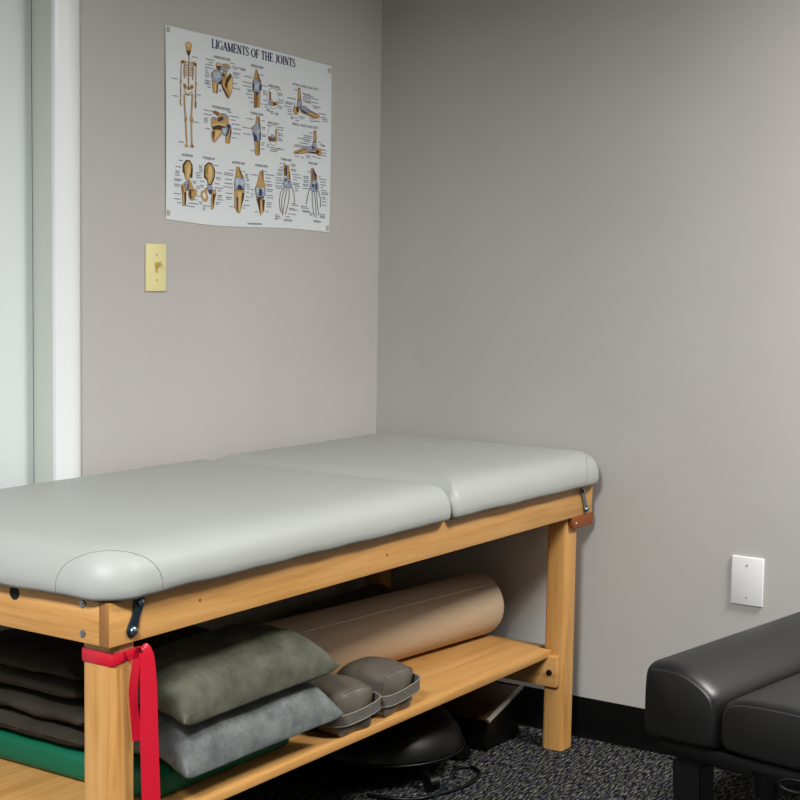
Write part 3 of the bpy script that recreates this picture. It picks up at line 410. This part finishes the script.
for x0, x1 in ((-.177, -.1555), (-1.7565, -1.735)):
    b = nb(); zt = SZ - .0185 if x0 < -1 else SZ - .013
    box(b, x0, x1, -.706, -.07, .175, zt if x0 > -1 else SZ - .0185, .002); o = obj('stretcher', b, MT['woody'], tb, ang=40)
    b = nb(); cx = x0 if x0 > -1 else x1; s = -1 if x0 > -1 else 1
    cyl(b, (cx, -.686, .213), (cx + s * .004, -.686, .213), .0085, .0075, 20); cyl(b, (cx + s * .003, -.686, .213), (cx + s * .007, -.686, .213), .005, .004, 6)
    obj('bolt', b, MT['blkmetal'], o, ang=40)
# bolts and finger hole on the near end rail
for z in (.694, .643):
    b = nb(); cyl(b, (TX0 + .0005, -.668, z), (TX0 - .003, -.668, z), .0062, .0055, 20); cyl(b, (TX0 - .0028, -.668, z), (TX0 - .004, -.668, z), .0028, .0028, 6); obj('bolt', b, MT['steel'], tb, ang=40)
b = nb(); cyl(b, (TX0 + .0012, -.500, .690), (TX0 - .0006, -.500, .690), .012, .012, 28); obj('finger_hole', b, MT['hole'], tb)
for x, z in ((-1.608, .668), (-1.01, .659)):
    b = nb(); cyl(b, (x, TY0 + .001, z), (x, TY0 - .0004, z), .0032, .0032, 12); obj('wood_knot', b, MT['tan'], tb)  # small dark knots of the rail, added as thin discs
# steel link plates
def link(x0, z0, x1, z1, r, m):
    y = TY0; a = Vector((x0, z0)); c = Vector((x1, z1)); d = (c - a); ang = math.atan2(d.y, d.x); pts = []
    for k in range(13): t_ = ang + math.pi / 2 + math.pi * k / 12; pts.append((a.x + r * math.cos(t_), a.y + r * math.sin(t_)))
    mid = (a + c) / 2; nn = Vector((-math.sin(ang), math.cos(ang)))
    pts.append(tuple(mid - nn * r * .62))
    for k in range(13): t_ = ang - math.pi / 2 + math.pi * k / 12; pts.append((c.x + r * math.cos(t_), c.y + r * math.sin(t_)))
    pts.append(tuple(mid + nn * r * .62))
    b = nb(); prism(b, pts, 1, y - .0045, y - .0005, .0006, 1); o = obj('link_plate', b, m, tb, ang=40)
    for (px, pz, rr) in ((x0, z0, r * .55), (x1, z1, r * .68)):
        b = nb(); revolve(b, [(0, 0), (rr, 0), (rr, .003), (rr * .7, .0055), (0, .0065)], (px, y - .0045, pz), (0, -1, 0), 20); obj('bolt', b, MT['steel'], o, smooth=True)
link(-1.766, .694, -1.784, .647, .0125, MT['dsteel']); link(-.101, .690, -.080, .640, .0105, MT['steel'])
# tan leather catch under the far end of the rail
b = nb(); pts = [(-.150, .606), (-.146, .597), (-.138, .595), (-.044, .594), (-.036, .600), (-.034, .612), (-.034, .6262), (-.150, .6262)]
prism(b, pts, 1, TY0 - .002, TY0 + .009, .002, 2); o = obj('leather_catch', b, MT['tan'], tb, ang=40)
b = nb(); revolve(b, [(0, 0), (.004, 0), (.003, .002), (0, .0025)], (-.132, TY0 - .002, .609), (0, -1, 0), 16); obj('screw', b, MT['silver'], o, smooth=True)

# padded cushions : parametric rounded pad
PROF = [(.016, -.001), (.006, .000), (.0015, .006), (0, .018), (.0015, .034), (.007, .048), (.016, .060), (.028, .069), (.045, .0755), (.07, .0795), (.11, .082), (.17, .0835)]
PROF = [(a, h * 1.07) for a, h in PROF]
def pad_ring(x0, x1, y0, y1, R, inset, rr):
    """list of (x,y) of a rounded rectangle inset; rr = per-corner radii"""
    out = []; NC, NL = 14, 26
    cs = [(x1, y1, 0), (x0, y1, 90), (x0, y0, 180), (x1, y0, 270)]
    cor = []
    for i, (cx, cy, a0) in enumerate(cs):
        R_ = rr[i]; sx = 1 if cx == x1 else -1; sy = 1 if cy == y1 else -1
        ctr = (cx - sx * max(R_, inset + .004), cy - sy * max(R_, inset + .004)); q = max(R_ - inset, .004)
        cor.append([(ctr[0] + q * math.cos(math.radians(a0 + 90 * k / NC)), ctr[1] + q * math.sin(math.radians(a0 + 90 * k / NC))) for k in range(NC + 1)])
    for i in range(4):
        out += cor[i]; a = cor[i][-1]; c = cor[(i + 1) % 4][0]
        for k in range(1, NL): out.append((a[0] + (c[0] - a[0]) * k / NL, a[1] + (c[1] - a[1]) * k / NL))
    return out
def cushion(x0, x1, y0, y1, zb, rr, parent, seed):
    bm = nb(); rings = []
    for pi, (ins, h) in enumerate(PROF):
        ring = []
        for (x, y) in pad_ring(x0, x1, y0, y1, 0, ins, rr):
            wv = noise.noise(Vector((x * 9 + seed, y * 9, pi * .15))) ; lo = max(0, 1 - h / .05)
            dx = noise.noise(Vector((x * 38 + seed, y * 38, 0)))
            z = zb + h + lo * (.0032 * wv + .0016 * dx) + .0012 * noise.noise(Vector((x * 4, y * 4, seed)))
            ring.append(bm.verts.new((x, y, z)))
        rings.append(ring)
    n = len(rings[0])
    for a, c in zip(rings, rings[1:]):
        for k in range(n): bm.faces.new((a[k], a[(k + 1) % n], c[(k + 1) % n], c[k]))
    bm.faces.new(rings[-1]); bm.faces.new(rings[0][::-1])
    return obj('cushion', bm, MT['grey'], parent, smooth=True)
PY0, PY1, PZ = -.760, -.006, .7085
PXS = -.782
rrA = [.030, .085, .085, .030]; rrB = [.075, .026, .026, .075]
def corner_seam(cx, cy, sx, sy, R, w_, hmax, parent):
    """stitched half-round patch at a corner: arc over (perimeter, profile)"""
    pts = []; N = 40
    prof_len = [0]
    for a, c in zip(PROF, PROF[1:]): prof_len.append(prof_len[-1] + math.hypot(c[0] - a[0], c[1] - a[1]))
    for k in range(N + 1):
        th = math.pi * k / N; s = w_ * math.cos(th); q = hmax * math.sin(th) ** .8 + .006
        i = 0
        while i < len(prof_len) - 2 and prof_len[i + 1] < q: i += 1
        f = min(1, (q - prof_len[i]) / (prof_len[i + 1] - prof_len[i])); ins = PROF[i][0] + f * (PROF[i + 1][0] - PROF[i][0]); h = PROF[i][1] + f * (PROF[i + 1][1] - PROF[i][1])
        arc = R * math.pi / 2
        ccx = cx - sx * R; ccy = cy - sy * R; q_ = max(R - ins, .004)
        if abs(s) <= arc / 2: t_ = math.pi / 4 + s / R; px, py = ccx + sx * q_ * math.cos(t_), ccy + sy * q_ * math.sin(t_)
        elif s > 0: px, py = ccx - sx * (s - arc / 2), ccy + sy * q_
        else: px, py = ccx + sx * q_, ccy - sy * (-s - arc / 2)
        pts.append((px, py, PZ + h + .0002))
    b = nb(); tube(b, pts, .0008, 6); return obj('corner_seam', b, MT['seam'], parent, smooth=True)
c1 = cushion(-1.866, PXS - .0005, PY0, PY1, PZ, rrA, tb, 1.0); c2 = cushion(PXS + .0005, -.007, PY0, PY1, PZ, rrB, tb, 7.0)
corner_seam(-1.866, PY0, -1, -1, .085, .110, .100, c1); corner_seam(-.007, PY0, 1, -1, .075, .115, .100, c2)
corner_seam(-1.866, PY1, -1, 1, .085, .110, .100, c1)

# ---------------- red elastic band on the near leg ----------------
rb = thing('resistance_band', 'red elastic band knotted around the near table leg, tails hanging', 'elastic band', (-1.78, -.72, .3))
lx0, lx1, ly0, ly1 = -1.8175, -1.7565, -.7180, -.642
b = nb(); loop = []
for (x, y) in ((lx0 + .006, ly0), (lx1 - .006, ly0), (lx1, ly0 + .006), (lx1, ly1 - .006), (lx1 - .006, ly1), (lx0 + .006, ly1), (lx0, ly1 - .006), (lx0, ly0 + .006)): loop.append((x, y))
rings = []
for i, (x, y) in enumerate(loop):
    cx, cy = (lx0 + lx1) / 2, (ly0 + ly1) / 2; d = Vector((x - cx, y - cy, 0)).normalized() * .0010
    front = y < ly0 + .01; pinch = .008 if (front and x > cx) else 0
    zz = [(.598 + (pinch * .4), 0), (.611, .0012), (.6235 - pinch * .3, 0)]
    rings.append([b.verts.new((x, y, .5880 + pinch)), b.verts.new((x + d.x, y + d.y, .5900 + pinch)), b.verts.new((x + d.x * 1.5, y + d.y * 1.5, .6000)), b.verts.new((x + d.x, y + d.y, .6105)), b.verts.new((x, y, .6125))])
for i in range(len(rings)):
    a, c = rings[i], rings[(i + 1) % len(rings)]
    for k in range(4): b.faces.new((a[k], c[k], c[k + 1], a[k + 1]))
obj('band_loop', b, MT['red'], rb, smooth=True, ang=60)
kx = -1.752
b = nb(); ribbon(b, spline([(kx - .034, -.7215, .600), (kx - .022, -.727, .606), (kx - .010, -.734, .610)], 6), (0, 0, 1), [.022, .02, .018, .016, .014, .013, .012, .011, .010, .010, .010, .010, .010], .004); obj('twist', b, MT['red'], rb, smooth=True, ang=50)
b = nb()
long_ = spline([(kx - .020, -.727, .594), (kx - .018, -.735, .611), (kx - .014, -.741, .614), (kx - .010, -.745, .594), (kx - .008, -.747, .54), (kx - .006, -.747, .45), (kx - .002, -.747, .36), (kx + .001, -.747, .27), (kx + .003, -.747, .20)], 8)
def lerp_list(vals, n):
    out = []
    for i in range(n):
        t_ = i / (n - 1) * (len(vals) - 1); k = min(int(t_), len(vals) - 2); out.append(vals[k] + (vals[k + 1] - vals[k]) * (t_ - k))
    return out
ribbon(b, long_, [(1, -.55 + .25 * math.sin(i * .12), 0) for i in range(len(long_))], lerp_list([.012, .018, .023, .027, .029, .031, .032, .032, .032], len(long_)), .0022)
obj('long_tail', b, MT['red'], rb, smooth=True, ang=50)
b = nb(); sh = spline([(kx - .016, -.729, .606), (kx - .020, -.7285, .585), (kx - .024, -.7265, .54), (kx - .022, -.727, .50), (kx - .016, -.729, .452)], 8)
ribbon(b, sh, [(1, -.5 - .3 * math.sin(i * .2), 0) for i in range(len(sh))], lerp_list([.010, .013, .016, .016, .019], len(sh)), .002); obj('short_tail', b, MT['red'], rb, smooth=True, ang=50)

# ---------------- things on the shelf ----------------
def soft_box(x0, x1, y0, y1, z0, z1, r):
    bm = nb(); box(bm, x0, x1, y0, y1, z0, z1, r, 5); return bm
mt = soft_box(-1.62, -1.195, -.625, -.09, SZ + .0005, SZ + .060, .020)
tag(obj('exercise_mat', mt, MT['green'], None, smooth=True, ang=50), 'folded dark green mat under the grey pillows on the shelf', 'mat')
def pillow(name, cx, cy, cz, lx, ly, th, m, label, seed, rz=0, sag=0, tip=.03, ex=.42):
    bm = nb(); N = 44; top = []; bot = []
    def shape(u, v, sg):
        k = 1 + 0 * u
        px = u * lx / 2 * (1 - .04 * (1 - v * v) * abs(u)) ; py = v * ly / 2 * (1 - .05 * (1 - u * u) * abs(v))
        c = (abs(u) * abs(v)) ** 14; px += math.copysign(tip * c, u) ; py += math.copysign(tip * .5 * c, v)
        e = max(0, (1 - abs(u) ** 5)) ** ex * max(0, (1 - abs(v) ** 6)) ** ex
        nz = noise.noise(Vector((u * 2.2 + seed, v * 2.2, sg * 3))) * .010 + noise.noise(Vector((u * 6 + seed, v * 6, sg * 3))) * .004
        z = sg * th / 2 * e + nz * e
        z -= sag * max(0, -v) ** 2
        if sg < 0: z = max(z, -th / 2)
        return Vector((px, py, z))
    def map_(i): # denser near edges
        t_ = -1 + 2 * i / N; return math.sin(t_ * math.pi / 2)
    T_ = [[bm.verts.new(shape(map_(i), map_(j), 1)) for i in range(N + 1)] for j in range(N + 1)]
    B_ = [[T_[j][i] if i in (0, N) or j in (0, N) else bm.verts.new(shape(map_(i), map_(j), -1)) for i in range(N + 1)] for j in range(N + 1)]
    for j in range(N):
        for i in range(N):
            bm.faces.new((T_[j][i], T_[j][i + 1], T_[j + 1][i + 1], T_[j + 1][i])); bm.faces.new((B_[j][i], B_[j + 1][i], B_[j + 1][i + 1], B_[j][i + 1]))
    bmesh.ops.transform(bm, matrix=Matrix.Translation((cx, cy, cz)) @ Matrix.Rotation(rz, 4, 'Z'), verts=bm.verts)
    return tag(obj(name, bm, m, None, smooth=True), label, 'pillow')
pillow('pillow', -1.378, -.590, .3790, .475, .235, .096, MT['denim'], 'blue-grey denim-like pillow lying on the green mat, lower of two', 2.0, .0, .038, .006)
pillow('pillow', -1.390, -.588, .4780, .475, .235, .094, MT['olive'], 'olive-grey pillow on top of the blue-grey pillow on the shelf', 5.0, .02, .034, .008)
def blanket(cx, cy, z0, lx, ly, th, seed, label):
    bm = nb(); N = 40; lays = 2; 
    for q in range(lays):
        zc = z0 + th / lays * (q + .5); hh = th / lays / 2; g_ = []
        for sg in (1, -1):
            rows = []
            for j in range(N + 1):
                row = []
                for i in range(N + 1):
                    u = math.sin((-1 + 2 * i / N) * math.pi / 2); v = math.sin((-1 + 2 * j / N) * math.pi / 2)
                    e = max(0, 1 - abs(u) ** 9) ** .5 * max(0, 1 - abs(v) ** 9) ** .5
                    w_ = noise.noise(Vector((u * 3 + seed, v * 2 + q * 5, 0))) * .007 + noise.noise(Vector((u * 2 + v * 5 + seed, v * 5, q * 3.))) * .004
                    row.append(bm.verts.new((cx + u * lx / 2 + .006 * noise.noise(Vector((v * 2, q * 4., seed))), cy + v * ly / 2, zc + sg * hh * e + w_ * (1 if q or sg > 0 else 0) * (1 if sg > 0 or q else 0))))
                rows.append(row)
            g_.append(rows)
            for j in range(N):
                for i in range(N): bm.faces.new((rows[j][i], rows[j][i + 1], rows[j + 1][i + 1], rows[j + 1][i]))
        for i in range(N):
            for (a, c, d_, e_) in ((g_[0][0][i], g_[0][0][i + 1], g_[1][0][i + 1], g_[1][0][i]), (g_[0][N][i], g_[0][N][i + 1], g_[1][N][i + 1], g_[1][N][i]), (g_[0][i][0], g_[0][i + 1][0], g_[1][i + 1][0], g_[1][i][0]), (g_[0][i][N], g_[0][i + 1][N], g_[1][i + 1][N], g_[1][i][N])): bm.faces.new((a, c, d_, e_))
    bmesh.ops.remove_doubles(bm, verts=bm.verts, dist=.00005)
    return tag(obj('folded_blanket', bm, MT['char'], None, smooth=True), label, 'blanket')
blanket(-1.42, -.275, SZ + .0615, .42, .36, .088, 3., 'folded dark brown cloth lying directly on the green mat at the near end')
blanket(-1.43, -.270, SZ + .160, .42, .35, .076, 8., 'folded dark brown cloth on top of another folded dark cloth, near end of shelf')
# cream roller
def roller(name, p0, ang_, L_, r, m, label, seam=True):
    d = Vector((math.cos(ang_), math.sin(ang_), 0)); t_ = thing(name, label, 'bolster', p0)
    bm = nb(); e = .022
    pr = [(0, -.004), (r * .5, -.003), (r - e, .0)] + [(r - e + e * math.sin(a), e - e * math.cos(a)) for a in [math.pi / 2 * k / 6 for k in range(1, 7)]]
    pr += [(r, L_ * k / 10) for k in range(1, 10)] + [(r2, L_ - h) for r2, h in pr[::-1]]
    revolve(bm, pr, p0, d, 64); o = obj('bolster_cover', bm, m, t_, smooth=True)
    if seam:
        up_ = Vector((0, 0, 1)); sd = Vector((d.y, -d.x, 0)); a = math.radians(50); n_ = (up_ * math.sin(a) + sd * math.cos(a))
        bm = nb(); tube(bm, [Vector(p0) + d * (e + (L_ - 2 * e) * k / 20) + n_ * (r + .0002) for k in range(21)], .0011, 6); obj('seam', bm, MT['roll_seam'], o, smooth=True)
    return t_
A_ = math.radians(-6)
roller('roll_bolster', (-.112 - .90 * math.cos(A_), -.440 - .90 * math.sin(A_) , SZ + .0855), A_, .90, .085, MT['cream'], 'long cream vinyl roll bolster lying on the table shelf')
roller('small_bolster', (-.63, -.19, SZ + .1065 - .045), math.radians(2), .42, .0610, MT['brown'], 'dark brown short bolster behind the long cream roll', False)
# taupe pouches with strap
def pouch(x, y, L_, wd, ht, rz, label):
    t_ = thing('strapped_pouch', label, 'pouch', (x, y, SZ), rz, 'taupe strapped pouches on the shelf')
    mw = Matrix.Translation((x, y, SZ)) @ Matrix.Rotation(rz, 4, 'Z'); bm = nb(); N = 20; rings = []
    for j in range(N + 1):
        v = j / N; yy = v * L_; pf = math.sin(math.pi * min(1, v * 1.25)); n_ = 9 - 5.5 * min(1, v * 2.5)
        tail = 1 - .55 * max(0, (v - .6) / .4) ** 2; w2 = wd / 2 * (.94 + .10 * pf) * tail; hh = ht * (.90 + .13 * pf) * (1 - .5 * max(0, (v - .6) / .4) ** 2); ring = []
        for k in range(48):
            a = 2 * math.pi * (k + .5) / 48; c, s = math.cos(a), math.sin(a); rr = 1 / (abs(c) ** n_ + abs(s) ** n_) ** (1 / n_)
            puff = 1 - .10 * (abs(c * rr) ** 4) * (s > 0) * (v < .5)
            ring.append(bm.verts.new((c * rr * w2 * (1 - .05 * (s < 0) * abs(s * rr)), yy - .006 * (v < .01) * abs(c * s) * 2, max(.001, hh / 2 + s * rr * hh / 2 * puff))))
        rings.append(ring)
    for a, c in zip(rings, rings[1:]):
        for k in range(48): bm.faces.new((a[k], a[(k + 1) % 48], c[(k + 1) % 48], c[k]))
    for ring, sg in ((rings[0], -1), (rings[-1], 1)):
        cz_ = sum(v.co.z for v in ring) / 48; cy_ = ring[0].co.y; prev = ring
        for f_ in (.88, .72, .5, .25):
            cur_ = [bm.verts.new((v.co.x * f_, v.co.y * f_ + cy_ * (1 - f_) + sg * .013 * (1 - f_ ** 2) ** .8, cz_ + (v.co.z - cz_) * f_)) for v in ring]
            for k in range(48): bm.faces.new((prev[k], prev[(k + 1) % 48], cur_[(k + 1) % 48], cur_[k]))
            prev = cur_
        ctr = bm.verts.new((0, cy_ + sg * .013, cz_))
        for k in range(48): bm.faces.new((prev[k], prev[(k + 1) % 48], ctr))
    edge = [mw @ v.co.copy() for v in rings[0] if v.co.z > .008]
    bmesh.ops.transform(bm, matrix=mw, verts=bm.verts); body = obj('pouch_body', bm, MT['taupe'], t_, smooth=True, ang=50)
    w2 = wd / 2 * .94
    edge.sort(key=lambda p: math.atan2(p.z - (SZ + ht * .4), (p - mw @ Vector((0, 0, 0))).dot(Vector((math.cos(rz), math.sin(rz), 0)))) % (2 * math.pi) if True else 0)
    edge = sorted(edge, key=lambda p: (math.atan2(p.z - (SZ + ht * .45), (p - t_.location).dot(Vector((math.cos(rz), math.sin(rz), 0)))) + math.pi / 2) % (2 * math.pi))
    bm = nb(); tube(bm, edge, .0014, 6); obj('edge_seam', bm, MT['taupe'], body, smooth=True)
    # strap loop
    zc = ht * .42; pts = spline([(-w2 - .002, .05, zc - .006), (-w2 - .006, .008, zc - .006), (-w2 * .85, -.012, zc - .006), (-w2 * .3, -.018, zc - .004), (w2 * .4, -.020, zc), (w2 + .010, -.017, zc + .006), (w2 + .024, -.002, zc + .010), (w2 + .020, .020, zc + .012), (w2 + .003, .040, zc + .012)], 6)
    pts = [mw @ p for p in pts]
    bm = nb(); ribbon(bm, pts, (0, 0, 1), .024, .004); st = obj('strap', bm, MT['taupes'], t_, smooth=True, ang=50)
    for dz in (-.012, .012, .002):
        bm = nb(); tube(bm, [p + Vector((0, 0, dz)) + ((p - mw @ Vector((0, .03, zc))).normalized() * .0012) for p in pts], .0018 if abs(dz) > .01 else .001, 6); obj('strap_piping', bm, MT['taupel'] if abs(dz) > .01 else MT['blkseam'], st, smooth=True)
    return t_
pouch(-.868, -.662, .165, .128, .108, .02, 'taupe vinyl pouch with strap, the farther one from the pillows')
pouch(-1.043, -.670, .165, .124, .106, -.06, 'taupe vinyl pouch with strap, the one touching the pillows')
# ---------------- under the table ----------------
# sloped case with brown lid and silver edge
cs = thing('floor_case', 'black case with sloping dark brown lid and silver edge, on the carpet under the shelf', 'case', (-.18, -.45, 0))
b = nb(); prism(b, [(-.275, 0.004), (-.115, .004), (-.103, .012), (-.100, .128), (-.270, .078), (-.280, .016)], 1, -.56, -.30, .004); obj('case_body', b, MT['blkplastic'], cs, ang=40)
b = nb(); prism(b, [(-.272, .0785), (-.100, .1285), (-.098, .136), (-.273, .086)], 1, -.555, -.30, .002); ld = obj('lid', b, MT['wenge'], cs, ang=40)
b = nb(); prism(b, [(-.276, .079), (-.096, .1315), (-.097, .1405), (-.277, .088)], 1, -.566, -.5555, .001); obj('silver_edge', b, MT['silver'], ld, ang=40)
# low black stool with domed seat
st = thing('rolling_stool', 'low black stool with domed round seat on the carpet under the shelf', 'stool', (-.55, -.45, 0))
b = nb(); revolve(b, [(0, .058), (.17, .058), (.195, .062), (.205, .074), (.198, .10), (.17, .135), (.12, .158), (.06, .168), (0, .17)], (-.53, -.40, 0), (0, 0, 1), 64); obj('seat', b, MT['blkplastic'], st, smooth=True, ang=50)
b = nb(); tube(b, [(-.53 + .207 * math.cos(k * math.pi / 24), -.40 + .207 * math.sin(k * math.pi / 24), .068) for k in range(48)], .003, 8, True); obj('seat_rim', b, MT['blkplastic'], st, smooth=True)
b = nb(); cyl(b, (-.53, -.40, .02), (-.53, -.40, .06), .03); obj('hub', b, MT['blkmetal'], st, ang=40)
for k in range(5):
    a = math.radians(-112 + 72 * k); dx, dy = math.cos(a), math.sin(a); b = nb()
    tube(b, [(-.53 + dx * .02, -.40 + dy * .02, .048), (-.53 + dx * .14, -.40 + dy * .14, .042), (-.53 + dx * .215, -.40 + dy * .215, .032)], .010, 10); l_ = obj('base_arm', b, MT['blkplastic'], st, smooth=True, ang=50)
    b = nb(); cx, cy = -.53 + dx * .215, -.40 + dy * .215; cyl(b, (cx - dy * .012, cy + dx * .012, .0205), (cx + dy * .012, cy - dx * .012, .0205), .020, .020, 28); obj('caster', b, MT['blkplastic'], l_, ang=40)
# strut leaning against stool base and a black cable loop
b = nb(); ribbon(b, [(-.66, -.640, .004), (-.60, -.632, .020), (-.545, -.625, .036)], (0, 1, .3), .005, .004)
tag(obj('metal_strut', b, MT['dsteel'], None, ang=40), 'thin dark metal strut lying beside the stool on the carpet', 'strut')
b = nb(); tube(b, spline([(-.74, -.50, .006), (-.70, -.60, .006), (-.63, -.635, .006), (-.55, -.655, .006), (-.46, -.645, .006), (-.42, -.61, .006), (-.42, -.585, .006), (-.46, -.575, .006), (-.50, -.60, .006)], 8), .0045, 8)
tag(obj('power_cable', b, MT['blkplastic'], None, smooth=True), 'black cable looped on the carpet in front of the stool', 'cable')

# ---------------- black padded bench at the right ----------------
RZ = math.radians(-8.2); BO = Vector((-.850, -1.254, 0)); BM = Matrix.Translation(BO) @ Matrix.Rotation(RZ, 4, 'Z')
bn = thing('padded_bench', 'black leather padded bench with raised side cushion, partly in view at the right', 'bench', BO, RZ)
def sweep(sec, L_, end_r, end_in, steps=6):
    """sec: closed list of (offset to -y, z) swept along +x with rounded ends"""
    bm = nb(); cy = sum(p[0] for p in sec) / len(sec); cz = sum(p[1] for p in sec) / len(sec); rings = []
    W_ = max(p[0] for p in sec) - min(p[0] for p in sec); H_ = max(p[1] for p in sec) - min(p[1] for p in sec)
    def ring(x, ins):
        sy = (W_ - 2 * ins) / W_; sz = (H_ - 2 * ins) / H_
        return [bm.verts.new(BM @ Vector((x, -(cy + (p[0] - cy) * sy), cz + (p[1] - cz) * sz))) for p in sec]
    xs = [(end_r * (1 - math.sin(math.pi / 2 * k / steps)), end_r * (1 - math.cos(math.pi / 2 * k / steps))) for k in range(steps, -1, -1)]
    xs = [(end_r * (1 - math.cos(math.pi / 2 * k / steps)), end_in * (1 - math.sin(math.pi / 2 * k / steps))) for k in range(steps + 1)]
    rings = [ring(x, i) for x, i in xs] + [ring(end_r + (L_ - 2 * end_r) * k / 20, 0) for k in range(1, 20)] + [ring(L_ - x, i) for x, i in xs[::-1]]
    n = len(sec)
    for a, c in zip(rings, rings[1:]):
        for k in range(n): bm.faces.new((a[k], a[(k + 1) % n], c[(k + 1) % n], c[k]))
    bm.faces.new(rings[0]); bm.faces.new(rings[-1]); return bm
def closed_spline(p, n=6):
    q = [Vector((a, c_, 0)) for a, c_ in p]; N = len(q); out = []
    for i in range(N):
        a, b_, c, d = q[i - 1], q[i], q[(i + 1) % N], q[(i + 2) % N]
        for k in range(n):
            t_ = k / n; v = .5 * ((2 * b_) + (c - a) * t_ + (2 * a - 5 * b_ + 4 * c - d) * t_ ** 2 + (3 * b_ - a - 3 * c + d) * t_ ** 3); out.append((v.x, v.y))
    return out
secA = closed_spline([(0, .330), (-.003, .36), (-.003, .44), (.004, .472), (.03, .481), (.07, .482), (.105, .474), (.142, .456), (.168, .430), (.176, .38), (.170, .335), (.15, .324), (.08, .322), (.015, .323)])
b = sweep(secA, .80, .040, .016); ca = obj('side_cushion', b, MT['blk'], bn, smooth=True, ang=55)
def end_piping(sec, ins, x, keep, r, parent):
    cy = sum(p[0] for p in sec) / len(sec); cz = sum(p[1] for p in sec) / len(sec)
    W_ = max(p[0] for p in sec) - min(p[0] for p in sec); H_ = max(p[1] for p in sec) - min(p[1] for p in sec)
    pts = [(cy + (p[0] - cy) * (W_ - 2 * ins) / W_, cz + (p[1] - cz) * (H_ - 2 * ins) / H_) for p in sec if keep(p)]
    pts.sort(key=lambda p: math.atan2(p[1] - cz, -(p[0] - cy)), reverse=True)
    b = nb(); tube(b, [BM @ Vector((x, -p[0], p[1])) for p in pts], r, 6); return obj('piping', b, MT['blkseam'], parent, smooth=True)
end_piping(secA, .014, .002, lambda p: p[1] > .43 or (p[1] > .39 and p[0] > .1), .0016, ca)
secB = closed_spline([(.178, .345), (.174, .37), (.176, .408), (.19, .432), (.225, .443), (.29, .447), (.38, .447), (.46, .443), (.50, .43), (.512, .405), (.512, .36), (.50, .335), (.34, .327), (.20, .33)])
b = sweep(secB, .80, .030, .014); cb = obj('seat_cushion', b, MT['blk'], bn, smooth=True, ang=60)
end_piping(secB, .012, .002, lambda p: p[1] > .40, .0024, cb)
def lbox(x0, x1, o0, o1, z0, z1, bev):
    bm = nb(); box(bm, x0, x1, -o1, -o0, z0, z1, bev); bmesh.ops.transform(bm, matrix=BM, verts=bm.verts); return bm
obj('frame', lbox(.03, .77, .02, .50, .285, .322, .006), MT['blkmetal'], bn, ang=40)
for (xa, oa) in ((.03, .105), (.03, .42), (.72, .105), (.72, .42)):
    b = nb(); P_ = lambda x, o, z: BM @ Vector((x, -o, z)); vsx = []
    for z, sh_, w_ in ((.29, 0, .034), (0, .0, .030)):
        vsx.append([b.verts.new(P_(xa + sh_ + a, oa + .012 * (z < .1) + c, z)) for a, c in ((-w_ * .8, -w_), (w_ * .8, -w_), (w_ * .8, w_), (-w_ * .8, w_))])
    for k in range(4): b.faces.new((vsx[0][k], vsx[0][(k + 1) % 4], vsx[1][(k + 1) % 4], vsx[1][k]))
    b.faces.new(vsx[0]); b.faces.new(vsx[1]); bmesh.ops.bevel(b, geom=list(b.edges), offset=.004, segments=2, affect='EDGES'); obj('leg', b, MT['blkmetal'], bn, ang=40)
b = nb(); c0 = BM @ Vector((.05, -.262, .30)); c1_ = BM @ Vector((.05, -.262, .252)); cyl(b, c0, c1_, .032, .026, 28); obj('adjustment_knob', b, MT['blkplastic'], bn, ang=40)
b = nb(); ctr = BM @ Vector((-.004, -.345, .305)); tube(b, [ctr + Vector((0, .030 * math.cos(k * math.pi / 12), .012 * math.sin(k * math.pi / 12))) for k in range(24)], .004, 8, True); obj('release_ring', b, MT['blkmetal'], bn, smooth=True)
